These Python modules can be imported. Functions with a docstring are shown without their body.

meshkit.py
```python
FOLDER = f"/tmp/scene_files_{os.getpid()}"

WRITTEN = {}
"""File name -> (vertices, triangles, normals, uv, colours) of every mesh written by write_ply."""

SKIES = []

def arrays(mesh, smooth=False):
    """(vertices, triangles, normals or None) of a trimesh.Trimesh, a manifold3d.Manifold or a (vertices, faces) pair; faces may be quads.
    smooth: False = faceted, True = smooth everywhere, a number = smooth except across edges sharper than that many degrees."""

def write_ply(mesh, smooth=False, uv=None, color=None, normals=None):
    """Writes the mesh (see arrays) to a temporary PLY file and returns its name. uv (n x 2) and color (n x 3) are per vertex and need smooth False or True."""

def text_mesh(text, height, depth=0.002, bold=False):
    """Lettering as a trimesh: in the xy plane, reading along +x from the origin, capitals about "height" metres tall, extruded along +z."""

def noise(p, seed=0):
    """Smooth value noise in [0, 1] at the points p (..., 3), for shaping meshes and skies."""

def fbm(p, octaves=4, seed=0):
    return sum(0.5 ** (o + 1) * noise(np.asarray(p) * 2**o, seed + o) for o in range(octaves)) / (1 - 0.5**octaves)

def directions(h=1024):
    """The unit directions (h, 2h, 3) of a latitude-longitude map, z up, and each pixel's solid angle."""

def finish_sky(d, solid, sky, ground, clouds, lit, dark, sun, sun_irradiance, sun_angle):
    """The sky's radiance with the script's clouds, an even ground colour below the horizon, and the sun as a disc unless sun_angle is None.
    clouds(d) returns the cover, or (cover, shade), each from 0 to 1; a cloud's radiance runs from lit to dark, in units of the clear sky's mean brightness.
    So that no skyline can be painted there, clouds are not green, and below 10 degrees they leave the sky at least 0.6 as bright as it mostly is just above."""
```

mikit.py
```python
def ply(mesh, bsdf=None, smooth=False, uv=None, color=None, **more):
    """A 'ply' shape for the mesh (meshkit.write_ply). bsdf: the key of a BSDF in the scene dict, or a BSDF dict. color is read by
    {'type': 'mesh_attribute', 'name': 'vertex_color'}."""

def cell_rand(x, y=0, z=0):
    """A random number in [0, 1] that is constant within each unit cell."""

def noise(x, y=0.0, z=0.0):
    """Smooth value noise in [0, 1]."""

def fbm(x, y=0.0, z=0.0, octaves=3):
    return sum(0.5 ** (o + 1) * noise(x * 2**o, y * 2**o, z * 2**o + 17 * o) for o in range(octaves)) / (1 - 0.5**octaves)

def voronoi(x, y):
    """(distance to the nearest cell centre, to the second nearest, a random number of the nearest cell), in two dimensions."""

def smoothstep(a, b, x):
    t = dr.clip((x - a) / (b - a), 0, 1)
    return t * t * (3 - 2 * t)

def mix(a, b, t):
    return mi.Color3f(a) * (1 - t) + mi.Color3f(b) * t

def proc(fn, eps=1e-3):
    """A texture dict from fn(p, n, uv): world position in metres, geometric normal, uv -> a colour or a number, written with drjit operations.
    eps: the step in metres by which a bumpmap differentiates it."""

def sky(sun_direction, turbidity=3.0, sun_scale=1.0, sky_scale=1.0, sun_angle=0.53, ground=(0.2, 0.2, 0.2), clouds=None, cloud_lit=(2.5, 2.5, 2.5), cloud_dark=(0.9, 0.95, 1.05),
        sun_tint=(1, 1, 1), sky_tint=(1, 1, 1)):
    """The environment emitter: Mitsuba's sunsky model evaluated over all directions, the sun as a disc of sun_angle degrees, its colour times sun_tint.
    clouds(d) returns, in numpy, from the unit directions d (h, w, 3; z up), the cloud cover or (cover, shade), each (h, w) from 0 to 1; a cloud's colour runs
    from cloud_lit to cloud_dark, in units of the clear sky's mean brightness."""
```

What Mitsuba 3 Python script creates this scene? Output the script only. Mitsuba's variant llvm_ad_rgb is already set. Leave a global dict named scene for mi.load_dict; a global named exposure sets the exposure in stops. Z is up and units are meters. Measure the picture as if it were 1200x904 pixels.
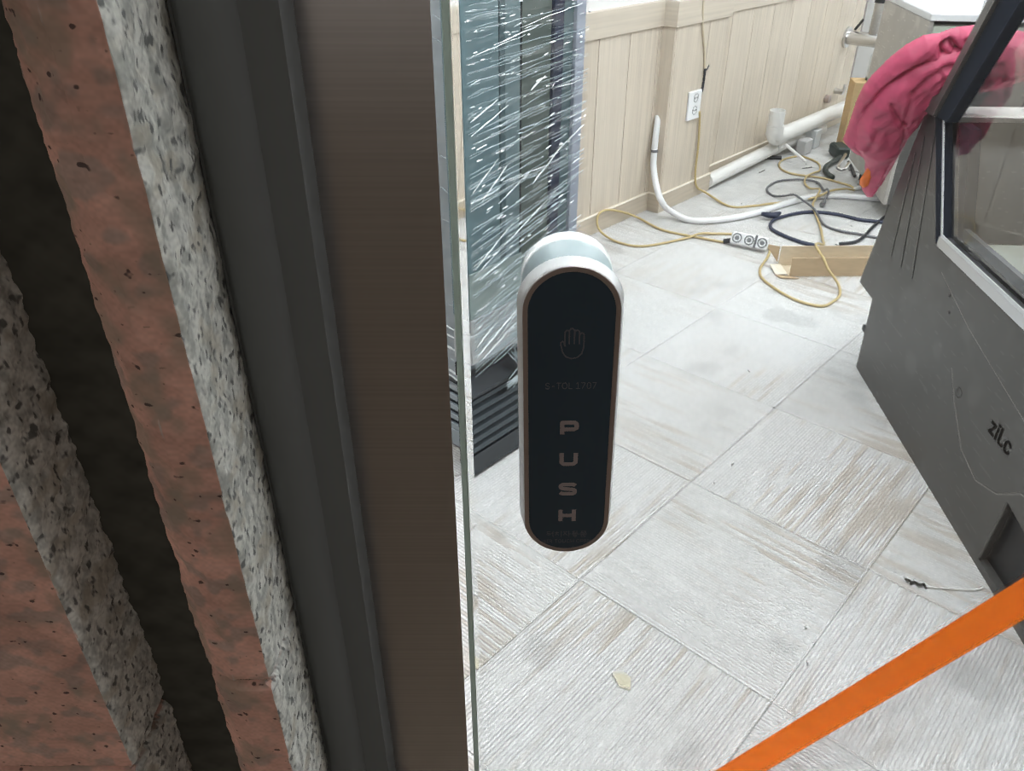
import math, random
import numpy as np, trimesh, mitsuba as mi, drjit as dr
import shapely.geometry as sg
from shapely import affinity
import mikit, meshkit
from mikit import proc, noise, fbm, voronoi, cell_rand, smoothstep, mix

random.seed(7); rng = np.random.default_rng(7)
T = mi.ScalarTransform4f
scene = {'type': 'scene'}
labels = {}

# ------------------------------------------------------------------ camera, light, exposure
FOCAL = 930.0                                  # pixels of the 1200 wide frame
PITCH = math.radians(32.4)
CAM = (0.0, 0.0, 1.42)
scene['camera'] = {'type': 'perspective', 'fov_axis': 'x', 'fov': math.degrees(2 * math.atan(600 / FOCAL)), 'near_clip': 0.02, 'far_clip': 200.0,
    'to_world': T().look_at(origin=CAM, target=(0, math.cos(PITCH), 1.42 - math.sin(PITCH)), up=(0, 0, 1))}
exposure = 0.08
scene['dusk'] = {'type': 'constant', 'radiance': {'type': 'rgb', 'value': [0.325, 0.305, 0.285]}}
LAMP = [12.6, 13.0, 13.3]                     # ceiling panels of the shop
LAMP_SPOTS = [(-0.85, 0.35), (0.45, 1.2), (-1.0, 2.2), (0.75, 2.6), (-0.5, 4.1), (1.6, 4.3), (-1.2, 6.1), (0.4, 6.1)]     # n, s in the wall's frame

# ------------------------------------------------------------------ helpers
def rgb(r, g, b): return {'type': 'rgb', 'value': [float(r), float(g), float(b)]}
def mat(name, d): scene[name] = d; return name
def two(d): return {'type': 'twosided', 'bsdf': d}
def plastic(name, c, alpha=0.25): return mat(name, two({'type': 'roughplastic', 'diffuse_reflectance': c if isinstance(c, dict) else rgb(*c), 'alpha': alpha}))
def matte(name, c): return mat(name, two({'type': 'diffuse', 'reflectance': c if isinstance(c, dict) else rgb(*c)}))
def metal(name, c, rough, spec=None): return mat(name, two({'type': 'principled', 'base_color': c if isinstance(c, dict) else rgb(*c), 'metallic': 1.0, 'roughness': rough}))
def principled(name, c, rough, **k): return mat(name, two({'type': 'principled', 'base_color': c if isinstance(c, dict) else rgb(*c), 'roughness': rough, **k}))

def numbered(key):
    if key not in used: used.add(key); return key
    i = 1
    while f'{key}_{i:03d}' in used: i += 1
    used.add(f'{key}_{i:03d}'); return f'{key}_{i:03d}'
used = set()
def thing(name, label=None, cat=None, group=None, kind=None):
    k = numbered(name); d = {}
    if label: d['label'] = label
    if cat: d['category'] = cat
    if group: d['group'] = group
    if kind: d['kind'] = kind
    labels[k] = d
    return k
def obj(name, mesh, m, parent=None, smooth=False, label=None, kind=None, **more):
    k = numbered(f'{parent}__{name}' if parent else name)
    scene[k] = mikit.ply(mesh, m, smooth, **more)
    if label or kind: labels[k] = {**({'label': label} if label else {}), **({'kind': kind} if kind else {})}
    return k
def tag(k, label, cat, group=None):
    labels[k] = {'label': label, 'category': cat, **({'group': group} if group else {})}; return k

W = math.radians(42.5)                         # the long plank wall runs at this angle
M_W = trimesh.transformations.rotation_matrix(-W, [0, 0, 1])      # local (n, s, z): n off the wall, s along it
CASE_B = np.array([1.137, 1.336]); CASE_D = np.array([0.054, 0.9985])
M_C = np.eye(4); M_C[:2, 0] = [CASE_D[1], -CASE_D[0]]; M_C[:2, 1] = CASE_D; M_C[:2, 3] = CASE_B       # local (a, t, z)
def at(mesh, M): m = mesh.copy(); m.apply_transform(M); return m
def wl(n, s, z=0.0): return (M_W @ [n, s, z, 1])[:3]
def cat(*ms): return trimesh.util.concatenate(list(ms))
def box(x0, x1, y0, y1, z0, z1, r=0.0):
    if r <= 0:
        return trimesh.creation.box(bounds=[[x0, y0, z0], [x1, y1, z1]])
    p = []
    for X, sx in ((x0, 1), (x1, -1)):
        for Y, sy in ((y0, 1), (y1, -1)):
            for Z, sz in ((z0, 1), (z1, -1)):
                p += [(X + sx * r, Y + sy * r, Z), (X + sx * r, Y, Z + sz * r), (X, Y + sy * r, Z + sz * r)]
    return trimesh.convex.convex_hull(np.array(p))
def prism(poly, a0, a1, axes='yz'):
    """polygon in two local axes, extruded along the third from a0 to a1"""
    P = poly if hasattr(poly, 'exterior') else sg.Polygon(poly)
    m = trimesh.creation.extrude_polygon(P, a1 - a0, engine='earcut'); v = m.vertices.copy(); v[:, 2] += a0
    if axes == 'yz': v = v[:, [2, 0, 1]]
    elif axes == 'xz':  v = np.c_[v[:, 0], -v[:, 2], v[:, 1]]
    m = trimesh.Trimesh(v, m.faces, process=False)
    return m
def spline(pts, step):
    P = np.array(pts, float); P = np.vstack([2 * P[0] - P[1], P, 2 * P[-1] - P[-2]]); out = []
    for i in range(1, len(P) - 2):
        n = max(2, int(np.linalg.norm(P[i + 1] - P[i]) / step)); t = np.linspace(0, 1, n, endpoint=False)[:, None]
        a, b, c, d = P[i - 1], P[i], P[i + 1], P[i + 2]
        out.append(0.5 * (2 * b + (c - a) * t + (2 * a - 5 * b + 4 * c - d) * t**2 + (3 * b - a - 3 * c + d) * t**3))
    return np.vstack(out + [P[-2][None]])
def tube(pts, r, sides=10, step=0.02, smooth=True, inner=None):
    P = spline(pts, step) if smooth else np.array(pts, float)
    R = np.broadcast_to(np.asarray(r, float), (len(P),)) if np.ndim(r) == 0 else np.interp(np.linspace(0, 1, len(P)), np.linspace(0, 1, len(r)), r)
    tan = np.gradient(P, axis=0); tan /= np.linalg.norm(tan, axis=1, keepdims=True) + 1e-12
    u = np.cross(tan[0], [0, 0, 1.0]); u = u if np.linalg.norm(u) > 1e-3 else np.cross(tan[0], [1.0, 0, 0]); u /= np.linalg.norm(u)
    V = []; ang = np.linspace(0, 2 * np.pi, sides, endpoint=False)
    for k in range(len(P)):
        u = u - tan[k] * (u @ tan[k]); u /= np.linalg.norm(u); w = np.cross(tan[k], u)
        V.append(P[k] + R[k] * (np.cos(ang)[:, None] * u + np.sin(ang)[:, None] * w))
    V = np.vstack(V); F = []
    for k in range(len(P) - 1):
        for j in range(sides):
            a, b = k * sides + j, k * sides + (j + 1) % sides; F += [[a, b, b + sides], [a, b + sides, a + sides]]
    c0, c1 = len(V), len(V) + 1; V = np.vstack([V, P[:1], P[-1:]])
    for j in range(sides):
        e = (len(P) - 1) * sides; F += [[c0, (j + 1) % sides, j], [c1, e + j, e + (j + 1) % sides]]
    return trimesh.Trimesh(V, F, process=False)
def pipe(p0, p1, r_out, r_in, sides=24):
    p0, p1 = np.array(p0, float), np.array(p1, float); L = np.linalg.norm(p1 - p0)
    m = trimesh.creation.annulus(r_in, r_out, L, sections=sides); m.apply_translation([0, 0, L / 2])
    m.apply_transform(trimesh.geometry.align_vectors([0, 0, 1], (p1 - p0) / L)); m.apply_translation(p0); return m
def rod(p0, p1, r, sides=16): return trimesh.creation.cylinder(r, segment=[p0, p1], sections=sides)
def stadium(w, h, n=24):
    return sg.LineString([(0, -(h - w) / 2), (0, (h - w) / 2)]).buffer(w / 2, quad_segs=n)
def strokes(lines, width, depth):
    g = sg.MultiLineString([l for l in lines]).buffer(width / 2, quad_segs=4)
    return cat(*[trimesh.creation.extrude_polygon(q, depth, engine='earcut') for q in getattr(g, 'geoms', [g])])
def rings(polys_depths):
    """stack of offset outlines of equal vertex count -> closed smooth body; each (polygon ring Nx2, depth)"""
    n = len(polys_depths[0][0]); V = []; F = []
    for P, d in polys_depths: V += [(x, z, d) for x, z in P]
    for k in range(len(polys_depths) - 1):
        for j in range(n):
            a, b = k * n + j, k * n + (j + 1) % n; F += [[a, b, b + n], [a, b + n, a + n]]
    V = np.array(V)
    for k, flip in ((0, True), (len(polys_depths) - 1, False)):
        c = len(V); V = np.vstack([V, V[k * n:(k + 1) * n].mean(0)])
        for j in range(n):
            t = [c, k * n + j, k * n + (j + 1) % n]; F.append(t[::-1] if flip else t)
    return trimesh.Trimesh(V, F, process=False)
def flare(dw, dh): return stad_ring(SWW, SWH) * [1 + dw / SWW, 1 + dh / SWH]
def stad_ring(w, h, n=40):
    a = np.linspace(0, np.pi, n); top = np.c_[w / 2 * np.cos(a), (h - w) / 2 + w / 2 * np.sin(a)]; return np.vstack([top, -top])

# ------------------------------------------------------------------ materials
def clamp01(x): return dr.clip(x, 0, 1)
def granite_fn(p, n, uv):
    x, y, z = p.x * 1000, p.y * 1000, p.z * 1000
    big = fbm(x / 26, y / 26, z / 30, 3); mid = fbm(x / 7, y / 7, z / 7 + 31, 3); fine = noise(x / 1.3, y / 1.3, z / 1.3)
    grey = smoothstep(0.5, 0.68, fbm(x / 9 + 50, y / 9, z / 9, 2))
    pink = mix((0.66, 0.375, 0.295), (0.56, 0.325, 0.265), mid)
    pink = mix(pink, (0.38, 0.28, 0.24), grey * 0.8) * (0.60 + 0.8 * big) * (0.9 + 0.2 * fine)
    pink = mix(pink, (0.30, 0.26, 0.20), smoothstep(0.5, 0.68, fbm(x / 15 + 20, y / 15, z / 22, 3)) * 0.55)
    speck = smoothstep(0.74, 0.84, noise(x / 3.4, y / 3.4, z / 3.0 + 7) * 0.66 + 0.34 * noise(x / 1.5, y / 1.5, z / 1.5 + 3))
    pink = mix(pink, (0.05, 0.035, 0.035), speck * 0.85)
    wmid = fbm(x / 4 + 9, y / 3.2, z / 6.5, 3); white = mix((0.76, 0.765, 0.72), (0.44, 0.45, 0.42), smoothstep(0.35, 0.7, wmid)) * (0.84 + 0.32 * fine)
    white = mix(white, (0.46, 0.41, 0.32), smoothstep(0.55, 0.72, fbm(x / 12, y / 12 + 4, z / 12, 2)) * 0.5)
    wsp = smoothstep(0.58, 0.78, noise(x / 2.6 + 3, y / 2.2, z / 4.2) * 0.72 + 0.28 * noise(x / 1.1, y / 1.1, z / 1.7))
    white = mix(white, (0.11, 0.115, 0.11), wsp * 0.9)
    return mix(pink, white, smoothstep(0.45, 0.7, n.x))
principled('granite', proc(granite_fn), 0.75, specular=0.25)
def brushed(base, amp, fz=900.0, fx=6.0):
    def fn(p, n, uv): return mi.Color3f(base) * (1 - amp + 2 * amp * fbm(p.x * fx, p.y * fx, p.z * fz, 2))
    return proc(fn)
metal('jamb_steel', brushed((0.56, 0.535, 0.525), 0.10), 0.28)
matte('sealant_grey', (0.145, 0.15, 0.148)); matte('joint_and_groove_shade', proc(lambda p, n, uv: mi.Color3f(0.10, 0.10, 0.085) * (0.6 + 0.8 * fbm(p.x * 120, p.y * 120, p.z * 120, 3))))
plastic('white_gloss', (0.80, 0.82, 0.83), 0.07)
metal('rim_metal', (0.58, 0.50, 0.49), 0.32)
plastic('navy_face', (0.032, 0.054, 0.075), 0.12)
matte('print_silver', (0.30, 0.25, 0.245)); matte('print_faint', (0.125, 0.12, 0.13)); matte('print_mid', (0.19, 0.175, 0.175))
plastic('pad_teal', (0.36, 0.44, 0.46), 0.2); plastic('foam_dark', (0.30, 0.36, 0.38), 0.4)
mat('glass_slab', {'type': 'dielectric', 'int_ior': 1.5, 'ext_ior': 1.0, 'specular_transmittance': rgb(0.975, 0.99, 0.985)})
plastic('edge_green', (0.52, 0.66, 0.58), 0.2)
mat('pane', {'type': 'thindielectric', 'int_ior': 1.5})
mat('film', {'type': 'thindielectric', 'int_ior': 1.55})
principled('orange_tape', (0.80, 0.150, 0.008), 0.5, specular=0.2)

def to_s(p): return p.x * math.sin(W) + p.y * math.cos(W)
def to_n(p): return p.x * math.cos(W) - p.y * math.sin(W)
def carpet_fn(turn, seed):
    def fn(p, n, uv):
        s, o = to_s(p), to_n(p)
        a, b = (s, o) if turn else (o, s)                   # a across the ribs, b along them
        warp = 0.0016 * (noise(a * 90, b * 14, seed) - 0.5)
        rib = 0.5 + 0.5 * dr.cos((a + warp) * (2 * math.pi / 0.0085))
        row = dr.floor((a + warp) / 0.0085)
        seg = noise(row * 7.31, b * 9.0 + cell_rand(row, seed) * 40, seed + 0.5)
        loops = noise(a * 620, b * 420, seed); loops2 = noise(a * 260, b * 210, seed + 3)
        tone = 0.45 * noise(row * 3.17, b * 8.0 + cell_rand(row, seed + 1) * 9, seed) + 0.55 * fbm(s * 2.6, o * 2.6, seed, 2)
        grain = 0.76 + 0.30 * loops + 0.20 * loops2
        c = mix((0.67, 0.665, 0.655), (0.535, 0.49, 0.44), smoothstep(0.50, 0.70, tone))
        c = c * (1 - 0.26 * smoothstep(0.35, 0.95, rib) * smoothstep(0.15, 0.55, seg) - 0.11 * rib) * grain
        worn = smoothstep(0.36, 0.62, fbm(s * 1.5 + 3, o * 1.5, 5, 3)) * 0.6
        c = mix(c, mi.Color3f(0.69, 0.70, 0.705) * (1 - 0.20 * rib) * grain, worn)
        stain = smoothstep(0.66, 0.78, fbm(s * 5.5, o * 5.5 + 8, 2, 3))
        c = c * (1 - 0.16 * stain)
        # plaster dust and bare screed swept against the plank wall
        edge = o + 0.09 * (fbm(s * 6, o * 6, 1, 2) - 0.5) * 2
        dusty = smoothstep(-1.72, -1.9, edge) * smoothstep(2.9, 3.35, s)
        far = smoothstep(-1.15, -1.5, edge + 0.1 * (s - 4)) * smoothstep(3.75, 4.05, s)
        dusty = dr.maximum(dusty, far)
        dust = mi.Color3f(0.54, 0.54, 0.53) * (0.80 + 0.34 * fbm(s * 13, o * 13, 3, 4) + 0.08 * loops2)
        return mix(c, dust, dusty * 0.88)
    return fn
TILE_MATS = []
for i in range(4):
    k = f'carpet_{i}'
    mat(k, {'type': 'bumpmap', 'tex': proc(lambda p, n, uv, i=i: noise(p.x * 420, p.y * 420, i) * 0.7 + 0.3 * noise(p.x * 160, p.y * 160, i), eps=5e-4), 'scale': 0.0009,
            'bsdf': {'type': 'diffuse', 'reflectance': proc(carpet_fn(i % 2, i + 1.0))}})
    scene[k] = two(scene[k]); TILE_MATS.append(k)
matte('screed', (0.42, 0.42, 0.41))
def wood_fn(base, seed):
    def fn(p, n, uv):
        s, o, z = to_s(p), to_n(p), p.z
        g = fbm((s + o) * 75, seed, z * 2.2, 3); f = noise((s + o) * 330, z * 7, seed)
        return mi.Color3f(base) * (0.86 + 0.2 * g + 0.08 * f) * (0.96 + 0.08 * noise((s + o) * 4.3, z * 0.5, seed))
    return fn
PLANKS = [plastic(f'plank_wood_{i}', proc(wood_fn(b, i * 3.7)), 0.35) for i, b in enumerate([(0.735, 0.65, 0.54), (0.71, 0.625, 0.515), (0.755, 0.67, 0.56)])]
plastic('trim_wood', proc(lambda p, n, uv: mi.Color3f(0.74, 0.66, 0.55) * (0.9 + 0.16 * fbm(to_s(p) * 2.4, to_n(p) * 2.4, p.z * 90, 3))), 0.35)
plastic('skirting_wood', proc(lambda p, n, uv: mi.Color3f(0.67, 0.585, 0.475) * (0.9 + 0.18 * fbm(to_s(p) * 3, to_n(p) * 3, p.z * 80, 3))), 0.35)
plastic('skirting_top', (0.86, 0.80, 0.68), 0.3)
matte('groove_dark', (0.16, 0.125, 0.09))
matte('white_paint', (0.80, 0.80, 0.79)); matte('grey_paint', (0.50, 0.50, 0.50)); matte('ceiling_paint', (0.78, 0.78, 0.77))
plastic('pvc_white', (0.80, 0.80, 0.78), 0.2); plastic('hose_white', (0.84, 0.85, 0.86), 0.2)
plastic('cord_yellow', (0.60, 0.475, 0.235), 0.3); plastic('cord_grey', (0.16, 0.165, 0.18), 0.3); plastic('cord_blue', (0.035, 0.045, 0.085), 0.3); plastic('cord_black', (0.03, 0.033, 0.04), 0.3)
plastic('cord_beige', (0.70, 0.62, 0.46), 0.3)
plastic('plate_white', (0.84, 0.86, 0.87), 0.15); plastic('socket_grey', (0.20, 0.21, 0.22), 0.3); plastic('black_plastic', (0.02, 0.022, 0.025), 0.3)
def card(c): return proc(lambda p, n, uv: mi.Color3f(c) * (0.92 + 0.16 * fbm(p.x * 30, p.y * 30, p.z * 90, 3)))
matte('cardboard_out', card((0.52, 0.40, 0.265))); matte('cardboard_in', card((0.62, 0.53, 0.40))); matte('cardboard_tan', card((0.58, 0.42, 0.24)))
plastic('tape_yellow', (0.75, 0.55, 0.10), 0.3)
def case_fn(base):
    def fn(p, n, uv):
        g = fbm(p.x * 5, p.y * 5, p.z * 5, 3); sm = smoothstep(0.55, 0.75, fbm(p.x * 9 + 3, p.y * 9, p.z * 9, 3)); sc = smoothstep(0.80, 0.86, noise(p.x * 60, p.y * 26, p.z * 140))
        c = mi.Color3f(base) * (0.86 + 0.28 * g)
        c = mix(c, mi.Color3f(base) * 1.35, sm * 0.5)
        return mix(c, mi.Color3f(base) * 2.0, sc * 0.25)
    return fn
principled('case_grey', proc(case_fn((0.088, 0.087, 0.084))), 0.42, metallic=0.25, specular=0.5)
principled('case_post', (0.10, 0.095, 0.09), 0.35, metallic=0.3)
plastic('case_black', (0.010, 0.013, 0.018), 0.35); matte('case_navy', (0.022, 0.027, 0.038))
metal('trim_alu', (0.62, 0.63, 0.65), 0.3); plastic('gasket_white', (0.74, 0.76, 0.78), 0.3)
matte('case_inside', (0.40, 0.42, 0.37)); plastic('case_shelf', (0.66, 0.70, 0.70), 0.25)
matte('letter_dark', (0.018, 0.018, 0.018)); matte('panel_line', (0.03, 0.03, 0.03)); matte('panel_seam', (0.24, 0.23, 0.22))
principled('cabinet_steel', proc(case_fn((0.36, 0.345, 0.325))), 0.4, metallic=0.35)
metal('bright_steel', (0.66, 0.66, 0.66), 0.22)
plastic('fridge_white', (0.66, 0.69, 0.70), 0.25); plastic('fridge_black', (0.010, 0.014, 0.020), 0.3); plastic('fridge_charcoal', (0.032, 0.042, 0.052), 0.3); plastic('fridge_slat', (0.066, 0.088, 0.104), 0.28)
plastic('fridge_navy', (0.045, 0.06, 0.11), 0.3); plastic('fridge_teal', (0.22, 0.335, 0.375), 0.25); plastic('fridge_teal_pale', (0.245, 0.345, 0.375), 0.25); plastic('fridge_band', (0.13, 0.20, 0.225), 0.25); plastic('fridge_olive', (0.165, 0.21, 0.195), 0.3); plastic('fridge_pale', (0.40, 0.50, 0.49), 0.25); plastic('fridge_lavender', (0.50, 0.55, 0.66), 0.25); plastic('fridge_side', (0.46, 0.53, 0.57), 0.25); plastic('side_dark', (0.12, 0.15, 0.17), 0.3)
plastic('wrinkle_glint', (0.85, 0.90, 0.92), 0.12); plastic('wrinkle_dim', (0.42, 0.50, 0.53), 0.15)
def jacket_fn(p, n, uv):
    return mi.Color3f(0.49, 0.064, 0.135) * (0.88 + 0.22 * fbm(p.x * 40, p.y * 40, p.z * 40, 3))
principled('jacket_cloth', proc(jacket_fn), 0.48, sheen=0.5, specular=0.45)
principled('jacket_orange', (0.85, 0.19, 0.03), 0.5)
plastic('green_black', (0.03, 0.045, 0.042), 0.35)
matte('scrap', (0.62, 0.58, 0.45)); matte('scrap_dark', (0.05, 0.05, 0.045)); matte('string_white', (0.75, 0.75, 0.72))
matte('street', proc(lambda p, n, uv: mi.Color3f(0.23, 0.19, 0.15) * (0.7 + 0.6 * fbm(p.x * 5, p.y * 5, 0, 4))))
matte('facade', (0.22, 0.20, 0.19))
mat('lamp_frame', two({'type': 'diffuse', 'reflectance': rgb(0.8, 0.8, 0.8)}))

# ------------------------------------------------------------------ the room shell
DOOR_Y0, DOOR_Y1 = 0.388, 0.400
room = sg.Polygon([wl(n, s)[:2] for n, s in ((-2.6, -3.5), (-2.6, 7.2), (3.6, 7.2), (3.6, -3.5))]).intersection(sg.box(-9, 0.43, 9, 12))
struct = lambda name, label=None: thing(name, label, kind='structure')
t = struct('floor', 'carpet tiled floor of the shop')
def slab(poly, z0, z1):
    m = trimesh.creation.extrude_polygon(poly, z1 - z0, engine='earcut'); m.apply_translation([0, 0, z0]); return m
obj('screed', slab(room, -0.05, -0.0065), 'screed', t)
TS, TN, TL = 1.120, -0.304, 0.5
i = 0
for a in range(-5, 14):
    for b in range(-5, 9):
        s0, n0 = TS + (a - 1) * TL, TN + (b - 1) * TL
        if s0 > 7.2 or n0 > 3.5 or n0 + TL < -2.2: continue
        g = 0.0005
        P = sg.Polygon([wl(n, s)[:2] for n, s in ((n0 + g, s0 + g), (n0 + g, s0 + TL - g), (n0 + TL - g, s0 + TL - g), (n0 + TL - g, s0 + g))]).intersection(room.buffer(-0.002))
        if P.area < 0.01: continue
        top = random.uniform(-0.0006, 0.0)
        m = slab(P, -0.0064, top - 0.001); q = P.buffer(-0.0006, join_style=2)
        m2 = slab(q, top - 0.001, top)
        obj('carpet_tile', cat(m, m2), TILE_MATS[(2 * ((a * 3 + b * 5) % 2) + (a + b) % 2) % 4], t)
t = struct('ceiling', 'white ceiling'); obj('slab', slab(room, 2.72, 2.8), 'ceiling_paint', t)

# long plank wall: three flat runs and a boxed-out column
NW, NC = -2.147, -2.077
S_END = 5.74
t = struct('wall_left', 'light oak plank wainscot with a boxed out column, white paint above')
obj('masonry', at(box(NW - 0.25, NW - 0.012, -3.0, S_END, 0, 2.72), M_W), 'white_paint', t)
obj('masonry', at(box(NW - 0.02, NC - 0.012, 3.37, 3.825, 0, 2.72), M_W), 'white_paint', t)
obj('groove_backing', at(box(NW - 0.02, NW - 0.007, -3.0, S_END - 0.005, 0, 0.90), M_W), 'groove_dark', t)
obj('groove_backing', at(box(NC - 0.02, NC - 0.007, 3.365, 3.830, 0, 0.90), M_W), 'groove_dark', t)
def plank(n_face, s0, s1, z0=0.09, z1=0.88):
    obj('plank', at(box(n_face - 0.0071, n_face, s0 + 0.0018, s1 - 0.0018, z0, z1, 0.0015), M_W), random.choice(PLANKS), t)
e = [1.985 + 0.225 * k for k in range(-6, 7)]
for a, b in zip(e, e[1:]):
    plank(NW, a, b)
plank(NW, e[-1], 3.372)
for a, b in ((3.372, 3.66), (3.66, 3.828)): plank(NC, a, b)
e = [3.83, 4.002, 4.229] + [4.229 + 0.2285 * k for k in range(1, 7)] + [S_END]
for a, b in zip(e, e[1:]): plank(NW, a, b)
for s0, s1 in ((3.360, 3.372), (3.828, 3.840)):      # returns of the column
    obj('plank', at(box(NW - 0.005, NC - 0.0015, s0, s1, 0.09, 0.88, 0.0015), M_W), PLANKS[1], t)
obj('plank', at(box(NW - 0.24, NW - 0.001, S_END, S_END + 0.012, 0.0, 0.88, 0.0015), M_W), PLANKS[1], t)
t = struct('trim_1', 'oak top rail of the wainscot')
for a, b, n in ((-3.0, 3.362, NW), (3.838, S_END, NW)): obj('rail', at(box(n - 0.012, n + 0.011, a, b, 0.868, 0.975, 0.002), M_W), 'trim_wood', t)
obj('rail', at(box(NW - 0.012, NC + 0.011, 3.351, 3.849, 0.868, 0.975, 0.002), M_W), 'trim_wood', t)
t = struct('baseboard_left', 'oak skirting board with pale top edge')
for a, b, n in ((-3.0, 3.362, NW), (3.838, S_END, NW)):
    obj('board', at(box(n - 0.012, n + 0.008, a, b, 0, 0.088, 0.001), M_W), 'skirting_wood', t); obj('top_edge', at(box(n - 0.012, n + 0.011, a, b, 0.0881, 0.096, 0.002), M_W), 'skirting_top', t)
obj('board', at(box(NW - 0.012, NC + 0.008, 3.354, 3.846, 0, 0.088, 0.001), M_W), 'skirting_wood', t); obj('top_edge', at(box(NW - 0.012, NC + 0.011, 3.351, 3.849, 0.0881, 0.096, 0.002), M_W), 'skirting_top', t)
t = struct('wall_back', 'white far wall'); obj('wall', at(box(-2.6, 3.7, 7.0, 7.2, -0.05, 2.72), M_W), 'white_paint', t)
t = struct('wall_right', 'white wall'); obj('wall', at(box(3.5, 3.7, -3.0, 7.2, -0.05, 2.72), M_W), 'white_paint', t)

# ------------------------------------------------------------------ the entrance: wall, granite, sealant, jamb, glass door
FY = 0.22
t = struct('wall_front', 'street front of fluted pink granite beside the glass door')
obj('masonry', box(-3.4, -0.105, 0.268, 0.42, -0.05, 2.72), 'facade', t)
obj('masonry', box(0.98, 4.6, 0.30, 0.43, -0.05, 2.72), 'facade', t)
obj('masonry', box(-0.105, 0.98, 0.30, 0.43, 2.40, 2.72), 'facade', t)
def rib_profile(k):
    """plan outline of one rib, from its right-hand side round to its broken left flank"""
    xr = -0.103 - 0.075 * k; w = 0.0 if k == 0 else 0.060
    back = FY + (0.047 if k == 0 else 0.060)
    return np.array([(xr - 0.001, back), (xr, FY + 0.004), (xr - 0.0012, FY), (xr - w - 0.016, FY), (xr - w - 0.024, FY + 0.003), (xr - w - 0.0305, FY + 0.009), (xr - w - 0.0345, FY + 0.020), (xr - w - 0.036, FY + 0.060)])
def resample(P, step):
    d = np.r_[0, np.cumsum(np.linalg.norm(np.diff(P, axis=0), axis=1))]; n = int(d[-1] / step)
    q = np.unique(np.r_[np.linspace(0, d[-1], n), d]); return np.c_[np.interp(q, d, P[:, 0]), np.interp(q, d, P[:, 1])]
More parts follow.
